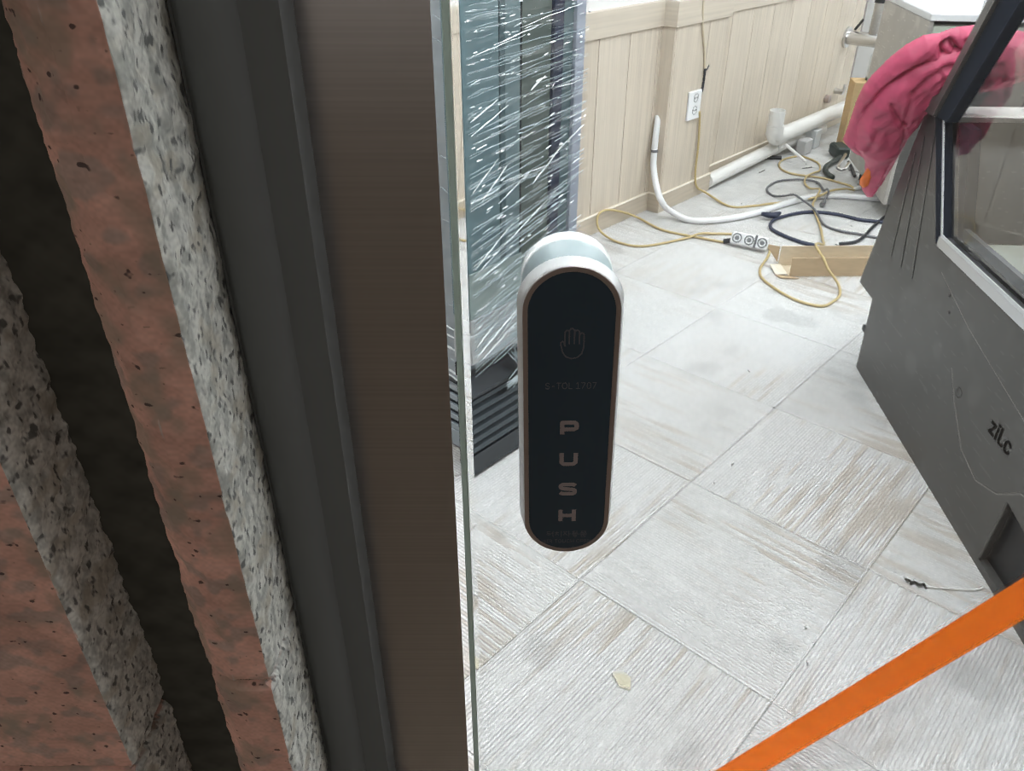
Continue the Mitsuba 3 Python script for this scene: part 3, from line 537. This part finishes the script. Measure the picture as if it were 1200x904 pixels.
q = wpts([(NW + 0.002, 5.53, 0.245), (NW + 0.06, 5.53, 0.245)]); obj('body', rod(q[0], q[1], 0.018, 14), 'bright_steel', tp, smooth=40)
q = wpts([(NW + 0.055, 5.53, 0.24), (NW + 0.065, 5.52, 0.29)]); obj('handle', rod(q[0], q[1], 0.010, 10), 'bright_steel', tp, smooth=40)
q = wpts([(NW + 0.003, 5.40, 0.215), (NW + 0.03, 5.40, 0.215)]); obj('valve', rod(q[0], q[1], 0.026, 16), 'rim_metal', tp, smooth=40)

# ------------------------------------------------------------------ cords on the floor
ec = thing('extension_cord', 'long yellow cord looping from the outlet over the floor to a triple socket', 'extension cord')
R = 0.0056
def fl(L, z=R): return [(x, y, z) for x, y in L]
c1 = wpts([(NC + 0.018, 3.630, 0.455), (NC + 0.012, 3.652, 0.40), (NC + 0.012, 3.668, 0.28), (NC + 0.012, 3.672, 0.14), (NC + 0.020, 3.690, 0.06)]) + [(1.033, 4.136, 0.02)]
c1 += fl([(1.122, 3.963), (1.243, 3.966), (1.343, 4.0), (1.484, 4.038)]) + [(1.60, 4.057, 0.022), (1.68, 4.085, 0.046), (1.781, 4.146, 0.036)] + fl([(1.864, 4.218), (1.866, 4.28), (1.816, 4.354), (1.745, 4.433), (1.61, 4.502), (1.571, 4.619), (1.629, 4.768), (1.758, 4.845), (1.823, 4.717), (1.79, 4.572)])
c1 += [(1.72, 4.478, 0.018), (1.665, 4.42, 0.018), (1.625, 4.33, 0.012), (1.619, 4.22, 0.014), (1.622, 4.09, 0.052), (1.585, 4.02, 0.03), (1.540, 3.93, 0.022), (1.519, 3.80, 0.012), (1.488, 3.64, 0.010), (1.45, 3.50, 0.014), (1.395, 3.34, 0.05), (1.33, 3.25, 0.092), (1.304, 3.202, 0.102), (1.300, 3.13, 0.098), (1.301, 3.085, 0.094), (1.315, 3.045, 0.060), (1.345, 3.000, 0.022)]
c1 += fl([(1.335, 2.93), (1.285, 2.862), (1.216, 2.819), (1.128, 2.886), (1.062, 3.051), (1.071, 3.165), (1.142, 3.305), (1.176, 3.40), (1.160, 3.485), (1.094, 3.567), (0.955, 3.583)]) + [(0.885, 3.55, 0.018)] + fl([(0.80, 3.516), (0.601, 3.429), (0.486, 3.484)]) + [(0.418, 3.555, 0.028), (0.400, 3.574, 0.070), (0.412, 3.593, 0.103), (0.452, 3.634, 0.104), (0.520, 3.710, 0.070), (0.615, 3.775, 0.018)] + fl([(0.725, 3.631), (0.875, 3.536), (0.985, 3.477)])
obj('cable', tube(c1, R, 8, 0.015), 'cord_yellow', ec, smooth=60)
qa, qb = np.array([0.985, 3.477, 0.010]), np.array([1.012, 3.462, 0.020]); obj('boot', rod(qa, qb, 0.011, 12), 'cord_black', ec, label='black boot')
tx = np.array([0.150, -0.094]); tx /= np.linalg.norm(tx); MX = np.eye(4); MX[:2, 0] = tx; MX[:2, 1] = (-tx[1], tx[0]); MX[:2, 3] = (1.008, 3.452)
LS = 0.168
MX = MX @ trimesh.transformations.rotation_matrix(math.radians(-24), [1, 0, 0]); MX[2, 3] = 0.0115
pb = obj('socket_block', at(box(0, LS, -0.020, 0.020, 0.0, 0.056, 0.005), MX), 'plate_white', ec, label='white triple socket block')
for k in range(3):
    x = 0.030 + 0.056 * k + (0.004 if k == 2 else 0)
    obj('socket', at(pipe((x, -0.0198, 0.028), (x, -0.0212, 0.028), 0.0225, 0.0165), MX), 'socket_grey', pb)
    obj('socket', at(rod((x, -0.0198, 0.028), (x, -0.0206, 0.028), 0.0105), MX), 'socket_grey', pb)
obj('band', at(box(0.110, 0.120, -0.0222, 0.0206, -0.0002, 0.0572, 0.001), MX), 'cord_grey', pb, label='dark band around the block')

gc = thing('power_cable', 'grey power cable looped on the floor with a plug at its end', 'cable')
R2 = 0.0055
g = [(1.620, 4.004, 0.012), (1.656, 4.05, 0.044), (1.672, 4.115, 0.045), (1.691, 4.208, 0.009), (1.701, 4.319, 0.009), (1.675, 4.37, 0.009), (1.589, 4.39, 0.009), (1.486, 4.362, 0.007), (1.404, 4.263, 0.007), (1.382, 4.182, 0.007), (1.399, 4.115, 0.007), (1.440, 4.07, 0.024), (1.470, 4.03, 0.044), (1.495, 3.98, 0.036), (1.525, 3.86, 0.026), (1.522, 3.70, 0.009), (1.568, 3.621, 0.007), (1.65, 3.569, 0.009), (1.70, 3.54, 0.007), (1.80, 3.50, 0.007)]
obj('cord', tube(g, R2, 8, 0.015), 'cord_grey', gc, smooth=60)
q = (1.628, 4.008, 0.015), (1.598, 3.955, 0.015); obj('plug', tube([q[0], (1.615, 3.985, 0.016), q[1]], [0.009, 0.012, 0.0125, 0.0125], 12, 0.006), 'socket_grey', gc, smooth=50)
bl = thing('power_cable', 'thick navy cable curving on the floor behind the cardboard tray', 'cable')
b_ = [(1.90, 3.70), (1.779, 3.741), (1.722, 3.763), (1.641, 3.832), (1.553, 3.867), (1.46, 3.860), (1.362, 3.809), (1.301, 3.763), (1.262, 3.697), (1.252, 3.632), (1.287, 3.548), (1.345, 3.468), (1.40, 3.43)]
obj('cord', tube([(x, y, 0.0085) for x, y in b_], 0.0080, 10, 0.015), 'cord_blue', bl, smooth=60)
obj('plug', tube([(1.335, 3.805, 0.026), (1.30, 3.775, 0.027), (1.270, 3.78, 0.026), (1.245, 3.80, 0.024)], [0.009, 0.015, 0.015, 0.009], 12, 0.006), 'cord_blue', bl, smooth=50)
bk = thing('power_cable', 'short black cable running under the display counter behind the tray', 'cable')
obj('cord', tube([(x, y, 0.008) for x, y in ((1.86, 3.80), (1.741, 3.653), (1.674, 3.560), (1.60, 3.478), (1.515, 3.452))], 0.0075, 8, 0.015), 'cord_black', bk, smooth=60)

# ------------------------------------------------------------------ cardboard tray
tr = thing('cardboard_tray', 'shallow open cardboard tray on the floor under the yellow cord', 'cardboard box')
C0, C1, C2, C3 = np.array([1.180, 3.105]), np.array([1.640, 3.115]), np.array([1.650, 3.232]), np.array([1.165, 3.222])
def panel(p0, p1, z0, z1, lean, m, name, th=0.004):
    p0, p1 = np.array(p0), np.array(p1); d = (p1 - p0) / np.linalg.norm(p1 - p0); nn = np.array([d[1], -d[0]])
    V = [(*p0, z0), (*p1, z0), (*(p1 + nn * lean), z1), (*(p0 + nn * lean), z1)]; V += [(x - nn[0] * th, y - nn[1] * th, z) for x, y, z in V]
    return obj(name, trimesh.convex.convex_hull(np.array(V)), m, tr)
def sheet(pts, th, m, name):
    V = np.array(pts, float); nn = np.cross(V[1] - V[0], V[2] - V[0]); nn /= np.linalg.norm(nn)
    return obj(name, trimesh.convex.convex_hull(np.vstack([V, V + nn * th])), m, tr)
obj('base', trimesh.convex.convex_hull(np.array([(*c, z) for c in (C0, C1, C2, C3) for z in (0.001, 0.004)])), 'cardboard_in', tr)
panel(C0, C1, 0.002, 0.085, 0.0, 'cardboard_out', 'side_wall'); panel(C2, C3, 0.002, 0.092, 0.0, 'cardboard_in', 'side_wall')
sheet([(1.160, 3.222, 0.018), (1.160, 3.222, 0.090), (1.118, 3.250, 0.088), (1.118, 3.250, 0.074)], 0.003, 'cardboard_out', 'flap')
sheet([(1.172, 3.215, 0.012), (1.172, 3.110, 0.012), (1.125, 3.120, 0.004), (1.125, 3.205, 0.014)], 0.003, 'skirting_top', 'flap')
sheet([(1.172, 3.104, 0.002), (1.125, 3.116, 0.002), (1.140, 3.085, 0.002), (1.215, 3.080, 0.002)], 0.004, 'cardboard_out', 'flap')

# ------------------------------------------------------------------ display counter on the right
dc = thing('display_counter', 'dark grey glass display counter with slanted black front post, jacket hung over it', 'display counter')
def cpart(name, m, mt, parent=None, **k): return obj(name, at(m, M_C), mt, parent or dc, **k)
side = sg.Polygon([(-0.30, 0.0), (1.025, 0.0), (1.042, 0.254), (1.176, 0.254), (1.020, 0.862), (0.936, 0.862), (0.736, 0.575), (-0.30, 0.600)])
side = side.difference(sg.Polygon([(-0.31, 0.03), (0.080, 0.020), (0.066, 0.214), (-0.31, 0.16)]))
cpart('end_panel', prism(side, 0.0, 0.022), 'case_grey')
cpart('base', box(0.023, 1.25, -0.28, 1.015, 0.006, 0.24, 0.004), 'case_grey')
cpart('body', prism([(1.170, 0.258), (1.018, 0.858), (0.99, 0.858), (0.70, 0.565), (-0.28, 0.585), (-0.28, 0.242), (1.03, 0.242)], 0.023, 1.25), 'case_grey')
cpart('ledge', prism([(1.036, 0.8625), (1.030, 0.876), (0.90, 0.876), (0.90, 0.8625)], 0.0, 1.25), 'cabinet_steel')
for ta, za, tb, zb in ((0.990, 0.430, 1.015, 0.745), (0.905, 0.430, 0.985, 0.800), (0.815, 0.432, 0.935, 0.850)):
    cpart('groove', prism(sg.LineString([(ta, za), (tb, zb)]).buffer(0.0022), -0.0006, 0.004), 'panel_line')
# window trim on the end panel, glass, and the slanted front post
cpart('window_trim', prism(sg.LineString([(-0.30, 0.588), (0.7225, 0.588)]).buffer(0.0135, cap_style=2), -0.007, 0.022), 'trim_alu', label='brushed aluminium window trim')
cpart('window_trim', prism([(0.708, 0.602), (0.736, 0.576), (0.945, 0.868), (0.893, 0.868)], -0.004, 0.022), 'case_navy', label='dark window frame')
gl = sg.LineString([(-0.30, 0.606), (0.712, 0.606), (0.888, 0.868)]).buffer(0.0050, join_style=1)
cpart('gasket', prism(gl, -0.0060, -0.0041), 'gasket_white', label='white window gasket')
cpart('front_post', prism([(1.030, 0.8765), (0.905, 0.8765), (0.755, 1.175), (0.680, 1.330), (0.715, 1.335), (0.782, 1.190), (0.905, 0.935)], -0.030, 0.012), 'case_post')
cpart('front_post', prism([(0.904, 0.8765), (0.838, 0.8765), (0.655, 1.190), (0.585, 1.330), (0.679, 1.330), (0.754, 1.175)], -0.018, 0.012), 'case_navy')
cpart('inner_frame', prism([(0.690, 0.605), (0.660, 0.605), (0.800, 0.868), (0.865, 0.868)], 0.030, 0.060), 'case_navy')
cpart('inner_frame', prism([(0.690, 0.612), (-0.28, 0.612), (-0.28, 0.640), (0.675, 0.640)], 0.030, 0.045), 'fridge_charcoal')
wp = np.array([(0.010, 0.706, 0.606), (0.010, -0.30, 0.606), (0.010, -0.30, 1.33), (0.010, 0.60, 1.33), (0.010, 0.838, 0.874)])
cpart('side_glass', trimesh.Trimesh(wp, [[0, 1, 2], [0, 2, 3], [0, 3, 4]], process=False), 'pane', label='clear side window')
fg = np.array([(0.02, 0.89, 0.88), (1.25, 0.89, 0.88), (1.25, 0.65, 1.33), (0.02, 0.65, 1.33)]); cpart('front_glass', trimesh.Trimesh(fg, [[0, 1, 2], [0, 2, 3]], process=False), 'pane')
cpart('deck', box(0.05, 1.25, -0.28, 0.66, 0.590, 0.604), 'case_inside')
cpart('inner_back', box(0.62, 0.64, -0.28, 0.85, 0.605, 0.90), 'case_inside')
cpart('shelf', box(0.10, 0.60, -0.28, 0.55, 0.905, 0.925, 0.002), 'case_shelf'); cpart('shelf_edge', box(0.10, 0.115, -0.28, 0.57, 0.865, 0.885, 0.002), 'gasket_white')
cpart('top', box(0.0, 1.25, -0.28, 0.70, 1.33, 1.36, 0.003), 'case_grey')
cpart('back_panel', box(0.0, 1.25, -0.31, -0.285, 0.005, 1.36, 0.003), 'case_grey')
m = meshkit.text_mesh('zil.c', 0.040, 0.0012, bold=True); v = m.vertices.copy(); Mx = np.array([[0, 0, -1.0], [-1.0, 0, 0], [0, 1.0, 0]])
m.vertices = v @ Mx.T + np.array([-0.0002, 0.232, 0.302]); cpart('lettering', m, 'letter_dark', label='dark lettering on the end panel')
cpart('seam_line', prism(sg.LineString([(0.46, 0.335), (0.40, 0.27), (0.30, 0.19), (0.20, 0.168), (0.11, 0.20), (0.04, 0.262), (-0.10, 0.29)]).buffer(0.0016), -0.0005, 0.003), 'panel_seam')
cpart('seam_line', prism(sg.LineString([(0.66, 0.520), (0.45, 0.462), (0.10, 0.40), (-0.28, 0.36)]).buffer(0.0011), -0.0005, 0.003), 'panel_seam')
for tt_, zz in ((0.585, 0.487), (0.56, 0.45)): cpart('screw_hole', rod((-0.0008, tt_, zz), (0.004, tt_, zz), 0.0045, 10), 'panel_line')
cpart('logo_mark', pipe((-0.0007, 0.395, 0.302), (0.003, 0.395, 0.302), 0.014, 0.0125, 20), 'panel_line')
cpart('bracket', box(0.0, 0.03, 1.03, 1.062, 0.128, 0.150, 0.002), 'case_black')
cpart('foot', rod((0.10, 0.9, 0.0), (0.10, 0.9, 0.006), 0.03), 'case_black'); cpart('foot', rod((1.1, 0.9, 0.0), (1.1, 0.9, 0.006), 0.03), 'case_black')
cpart('recess_panel', box(0.0225, 0.0229, -0.28, 0.10, 0.008, 0.23), 'case_black')

# ------------------------------------------------------------------ steel cabinet behind it, with the tan box and jar
A2 = np.array([1.799, 3.728]); D2 = np.array([0.144, 0.9896]); M_2 = np.eye(4); M_2[:2, 0] = [D2[1], -D2[0]]; M_2[:2, 1] = D2; M_2[:2, 3] = A2
sc = thing('steel_cabinet', 'low grey steel refrigerated cabinet behind the jacket', 'cabinet')
def spart(name, m, mt, **k): return obj(name, at(m, M_2), mt, sc, **k)
spart('side_panel', box(0.0, 0.02, 0.0, 0.77, 0.095, 0.915, 0.004), 'cabinet_steel')
spart('body', box(0.021, 1.5, 0.03, 0.77, 0.095, 0.90, 0.003), 'cabinet_steel')
spart('top', box(-0.004, 1.5, -0.01, 0.775, 0.9155, 0.945, 0.004), 'gasket_white')
spart('drawer_front', box(0.022, 1.5, 0.006, 0.029, 0.80, 0.895, 0.003), 'case_inside')
spart('grille', box(0.06, 0.20, 0.008, 0.029, 0.60, 0.79, 0.002), 'case_black')
for k in range(7): spart('grille_slat', box(0.066 + 0.019 * k, 0.076 + 0.019 * k, 0.001, 0.010, 0.605, 0.785), 'fridge_charcoal')
spart('front_panel', box(0.021, 1.5, 0.012, 0.029, 0.095, 0.79), 'case_grey')
spart('conduit', rod((0.19, -0.02, 0.60), (0.20, -0.02, 1.02), 0.012, 12), 'gasket_white')
for fx, fy in ((0.08, 0.10), (0.08, 0.70), (1.4, 0.10), (1.4, 0.70)): spart('foot', rod((fx, fy, 0.0), (fx, fy, 0.094), 0.022, 14), 'case_black')
tb = thing('cardboard_box', 'tan cardboard carton standing between the plank wall and the steel cabinet', 'cardboard box')
MT = np.eye(4); MT[:2, 0] = [D2[1], -D2[0]]; MT[:2, 1] = D2; MT[:2, 3] = (2.07, 5.02)
obj('body', at(box(0.0, 0.30, 0.0, 0.15, 0.001, 0.40, 0.003), MT), 'cardboard_tan', tb); obj('tape', at(box(0.10, 0.17, -0.0012, 0.10, 0.30, 0.4015), MT), 'tape_yellow', tb, label='yellow tape')
jr = thing('jar', 'pale jar with a dark base on top of the tan carton', 'jar')
obj('body', at(trimesh.creation.revolve(np.array([(0, .001), (.042, .001), (.045, .03), (.045, .12), (.03, .15), (.03, .17), (0, .17)]), sections=28), MT @ trimesh.transformations.translation_matrix([0.12, 0.08, 0.4155])), 'case_shelf', jr, smooth=40)
obj('base', at(trimesh.creation.cylinder(0.047, 0.014, sections=28), MT @ trimesh.transformations.translation_matrix([0.12, 0.08, 0.4090])), 'black_plastic', jr)

# ------------------------------------------------------------------ crimson jacket
jk = thing('padded_jacket', 'crimson padded jacket draped over the front of the display counter', 'jacket')
def jplane(z): return 2.60 - 0.55 * (z - 0.5)
from scipy.spatial import Delaunay
JO = [(1.012, 0.753), (1.006, 0.818), (0.997, 0.882), (0.996, 0.932), (1.006, 0.964), (1.029, 1.011), (1.058, 1.051), (1.096, 1.08), (1.131, 1.084), (1.173, 1.102), (1.224, 1.106), (1.266, 1.105), (1.304, 1.098), (1.37, 1.085), (1.43, 1.04), (1.43, 0.97), (1.36, 0.93), (1.27, 0.915), (1.222, 0.895), (1.213, 0.859), (1.211, 0.818), (1.200, 0.793), (1.201, 0.743), (1.203, 0.704), (1.203, 0.657), (1.203, 0.608), (1.196, 0.568), (1.176, 0.541), (1.154, 0.565), (1.138, 0.623), (1.120, 0.668), (1.085, 0.704), (1.050, 0.722)]
JP = sg.Polygon(JO)
def jacket_mesh(step, poly, height, back):
    ring = np.array([poly.exterior.interpolate(d).coords[0] for d in np.arange(0, poly.length, step)])
    x0, z0, x1, z1 = poly.bounds; gx, gz = np.meshgrid(np.arange(x0, x1, step), np.arange(z0, z1, step)); g = np.c_[gx.ravel(), gz.ravel()]
    import shapely
    inner = poly.buffer(-step * 0.6); g = g[shapely.contains_xy(inner, g[:, 0], g[:, 1])]
    pts = np.vstack([ring, g]); tri = Delaunay(pts).simplices; c = pts[tri].mean(1); tri = tri[shapely.contains_xy(poly, c[:, 0], c[:, 1])]
    e1, e2 = pts[tri[:, 1]] - pts[tri[:, 0]], pts[tri[:, 2]] - pts[tri[:, 0]]; cw = e1[:, 0] * e2[:, 1] - e1[:, 1] * e2[:, 0] < 0; tri[cw] = tri[cw][:, ::-1]
    d = shapely.distance(poly.exterior, shapely.points(pts)); h = height(pts, d); hb = back * np.sqrt(np.clip(1 - (1 - np.minimum(d / 0.05, 1)) ** 2, 0, 1))
    nn = np.array([0, -1.0, -0.55]); nn /= np.linalg.norm(nn); nn = -nn if nn[1] > 0 else nn
    base = np.c_[pts[:, 0], jplane(pts[:, 1]), pts[:, 1]]; nrm = np.array([0, -0.876, -0.482])
    front, rear = base + h[:, None] * nrm, base - hb[:, None] * nrm
    n = len(pts); nb = len(ring); remap = np.arange(n) + n; remap[:nb] = np.arange(nb)
    return trimesh.Trimesh(np.vstack([front, rear]), np.vstack([tri, remap[tri][:, ::-1]]), process=False)
MAIN = [(1.052, 0.735), (1.038, 0.81), (1.040, 0.888), (1.063, 0.940), (1.105, 0.985), (1.146, 1.013), (1.193, 1.034), (1.24, 1.050), (1.32, 1.066), (1.40, 1.050)]
FJ = sg.Polygon(MAIN + [(1.43, 1.02), (1.43, 0.97), (1.36, 0.93), (1.27, 0.915), (1.222, 0.895), (1.213, 0.859), (1.211, 0.818), (1.203, 0.793), (1.203, 0.743), (1.204, 0.704), (1.204, 0.657), (1.203, 0.608), (1.196, 0.568), (1.176, 0.541), (1.154, 0.565), (1.138, 0.623), (1.118, 0.672), (1.080, 0.712)])
BJ = JP.difference(sg.Polygon([(1.10, 0.50), (1.10, 0.72), (1.205, 0.72), (1.205, 0.50)])).buffer(-0.004).buffer(0.003)
def folds(pts, d, L):
    import shapely
    P = shapely.points(pts); h = 0
    for line, dp, w in L: h = h - dp * np.exp(-(shapely.distance(sg.LineString(line), P) / w) ** 2)
    q = np.c_[pts[:, 0] * 16 + pts[:, 1] * 9, pts[:, 1] * 13 - pts[:, 0] * 7, pts[:, 0] * 0]
    r = np.c_[pts[:, 0] * 46 - pts[:, 1] * 34, pts[:, 1] * 22 + pts[:, 0] * 16, pts[:, 0] * 0]
    h = h + 0.018 * (meshkit.fbm(q, 3, 3) - 0.5) + 0.008 * (1 - 2 * np.abs(meshkit.noise(r, 8) - 0.5))
    return h * np.minimum(d / 0.018, 1)
def puff(d, hgt, w): return hgt * np.sqrt(np.clip(1 - (1 - np.minimum(d / w, 1)) ** 2, 0, 1))
def front_h(pts, d):
    L = [([(1.085, 0.90), (1.11, 0.87), (1.141, 0.842)], .012, .008), ([(1.141, 0.842), (1.165, 0.80), (1.183, 0.765)], .010, .008), ([(1.119, 0.935), (1.130, 0.89), (1.143, 0.845)], .010, .007), ([(1.119, 0.938), (1.143, 0.970), (1.17, 1.003), (1.223, 1.016)], .016, .007),
         ([(1.169, 0.990), (1.20, 0.97), (1.224, 0.948)], .008, .006), ([(1.20, 0.905), (1.17, 0.86), (1.165, 0.83)], .008, .007), ([(1.21, 1.025), (1.26, 1.015), (1.31, 1.02)], .012, .007), ([(1.16, 0.72), (1.15, 0.64)], .008, .010), ([(1.08, 0.82), (1.09, 0.74)], .006, .012), ([(1.19, 0.74), (1.18, 0.66), (1.185, 0.60)], .007, .008)]
    return np.maximum(puff(d, 0.052, 0.06) + folds(pts, d, L), 0.002 * (d > 0))
def back_h(pts, d):
    L = [([(1.165, 1.040), (1.142, 1.055), (1.137, 1.070), (1.155, 1.080), (1.175, 1.066), (1.190, 1.056)], .026, .006), ([(1.19, 1.082), (1.23, 1.077), (1.30, 1.085)], .012, .007), ([(1.020, 0.78), (1.016, 0.86), (1.028, 0.94), (1.07, 1.00), (1.11, 1.03)], .010, .008), ([(1.05, 0.97), (1.09, 1.012), (1.13, 1.03)], .010, .006)]
    return np.maximum(puff(d, 0.042, 0.035) + folds(pts, d, L), 0.002 * (d > 0))
obj('back_fold', jacket_mesh(0.0045, BJ, back_h, 0.012), 'jacket_cloth', jk, smooth=True)
fj = jacket_mesh(0.0045, FJ, front_h, 0.010); fj.apply_translation(np.array([-0.40, -0.86, 0.31]) * 0.050)
obj('front_fold', fj, 'jacket_cloth', jk, smooth=True)
lining = sg.Polygon([(1.134, 0.600), (1.138, 0.640), (1.150, 0.655), (1.166, 0.640), (1.176, 0.610), (1.172, 0.580), (1.158, 0.566), (1.142, 0.578)])
lm = jacket_mesh(0.004, lining, lambda p, d: 0.012 * np.sqrt(np.clip(1 - (1 - np.minimum(d / 0.02, 1)) ** 2, 0, 1)), 0.002); lm.apply_translation(np.array([-0.40, -0.86, 0.31]) * 0.085)
obj('lining', lm, 'jacket_orange', jk, smooth=True, label='orange lining at the hem')

# ------------------------------------------------------------------ things lying on the floor
tl = thing('hand_tool', 'black curved grip with a bright metal hook lying on the floor by the jacket hem', 'tool')
obj('grip', tube([(1.805, 4.395, 0.018), (1.795, 4.47, 0.019), (1.822, 4.575, 0.020), (1.90, 4.68, 0.021), (1.97, 4.76, 0.023)], [0.012, 0.015, 0.015, 0.015, 0.018], 12), 'green_black', tl, smooth=60)
obj('head', box(1.955, 2.04, 4.79, 4.93, 0.002, 0.072, 0.012), 'green_black', tl)
obj('hook', tube([(1.985, 4.73, 0.05), (1.930, 4.63, 0.045), (1.872, 4.53, 0.036), (1.880, 4.49, 0.033), (1.905, 4.50, 0.036), (1.955, 4.585, 0.042)], 0.0095, 12), 'bright_steel', tl, smooth=60)
obj('lead', tube([(2.00, 4.70, 0.014), (1.985, 4.60, 0.011), (1.945, 4.44, 0.011)], 0.009, 10), 'cord_black', tl, smooth=60)
pl_ = tag(obj('tube_nozzle', tube([(1.86, 4.215, 0.013), (1.905, 4.235, 0.013), (1.95, 4.25, 0.013)], [0.008, 0.012, 0.013], 12), 'pvc_white', smooth=50), 'small white nozzle tip on the floor under the jacket hem', 'nozzle')
tag(obj('foam_rod', rod((1.519, 4.814, 0.011), (1.630, 4.796, 0.011), 0.011, 12), 'cord_black', smooth=40), 'short black rod on the bare floor beside the white pipe', 'rod')
def scrap(pts, th, m, name, label, c):
    V = np.array(pts, float); V2 = V.copy(); V2[:, 2] += th; n = len(V); F = [[0, k + 1, k] for k in range(1, n - 1)] + [[n, n + k, n + k + 1] for k in range(1, n - 1)]
    for k in range(n): a, b = k, (k + 1) % n; F += [[a, b, b + n], [a, b + n, a + n]]
    return tag(obj(name, trimesh.Trimesh(np.vstack([V, V2]), F, process=False), m), label, c)
scrap([(0.212, 1.098, 0.004), (0.224, 1.068, 0.0008), (0.246, 1.058, 0.003), (0.250, 1.082, 0.006), (0.236, 1.096, 0.007)], 0.0012, 'scrap', 'paper_scrap', 'small torn cream paper scrap on the carpet in the foreground', 'paper')
tw = thing('wire_tie', 'thin white string with a dark twisted end on the carpet beside the counter', 'string')
obj('string', tube([(0.985, 1.345, 0.0025), (1.036, 1.339, 0.0025), (1.094, 1.334, 0.0025), (1.122, 1.343, 0.0025)], 0.0022, 8), 'string_white', tw)
tws = [(0.945 + 0.006 * k + 0.004 * math.sin(k * 2.4), 1.362 - 0.0025 * k + 0.006 * math.cos(k * 2.1), 0.005 + 0.003 * math.sin(k * 1.7)) for k in range(8)]
obj('twist', tube(tws, 0.0028, 8, 0.004), 'scrap_dark', tw)
bits = []
for k in range(30):
    if k < 6: x, y = rng.uniform(0.0, 0.75), rng.uniform(0.9, 1.9)
    elif k < 27: s_, n_ = rng.uniform(3.5, 5.0), rng.uniform(-2.02, -1.2); x, y, _ = wl(n_, s_)
    else: x, y = rng.uniform(0.6, 1.1), rng.uniform(1.8, 3.0)
    a = rng.uniform(0, 6.28); L = rng.choice([0.004, 0.006, 0.02, 0.035]) if k >= 6 else rng.choice([0.0015, 0.002, 0.003])
    w = 0.0012 + 0.05 * min(L, 0.01); c, s_ = math.cos(a), math.sin(a); b = box(-L, L, -w, w, 0.0002, 0.0032, 0.0004)
    bits.append(at(b, np.array([[c, -s_, 0, x], [s_, c, 0, y], [0, 0, 1, 0], [0, 0, 0, 1]])))
k = obj('floor_debris', cat(*bits), 'scrap_dark'); labels[k] = {'label': 'tiny dark crumbs and clippings scattered over the carpet', 'category': 'debris', 'kind': 'stuff'}

# ------------------------------------------------------------------ orange tape stretched inside the doorway
def strap(p_up0, p_lo0, p_up1, p_lo1, th=0.0006, n=24):
    t_ = np.linspace(0, 1, n)[:, None]; U = (1 - t_) * np.array(p_up0) + t_ * np.array(p_up1); L = (1 - t_) * np.array(p_lo0) + t_ * np.array(p_lo1)
    nn = np.cross(np.array(p_up1) - p_up0, np.array(p_lo0) - np.array(p_up0)); nn /= np.linalg.norm(nn)
    sag = 0.0015 * np.sin(t_ * 9) * nn; U, L = U + sag, L - sag * 0.5
    V = np.vstack([U, L, U + nn * th, L + nn * th]); F = []
    for k in range(n - 1):
        q = lambda a, b, c, d: [[a, b, c], [a, c, d]]
        F += q(k, k + 1, n + k + 1, n + k) + q(2 * n + k, 3 * n + k, 3 * n + k + 1, 2 * n + k + 1) + q(k, 2 * n + k, 2 * n + k + 1, k + 1) + q(n + k, n + k + 1, 3 * n + k + 1, 3 * n + k)
    return trimesh.Trimesh(V, F, process=False)
STRAP = ((0.1496, 0.7467, 0.002), (0.2083, 0.738, 0.002), (1.1221, 1.1341, 0.3846), (1.1194, 1.0854, 0.3145))
tag(obj('barrier_tape', strap(*STRAP), 'orange_tape', smooth=False), 'flat orange tape stretched slantwise from the floor up to the dark display counter', 'tape')
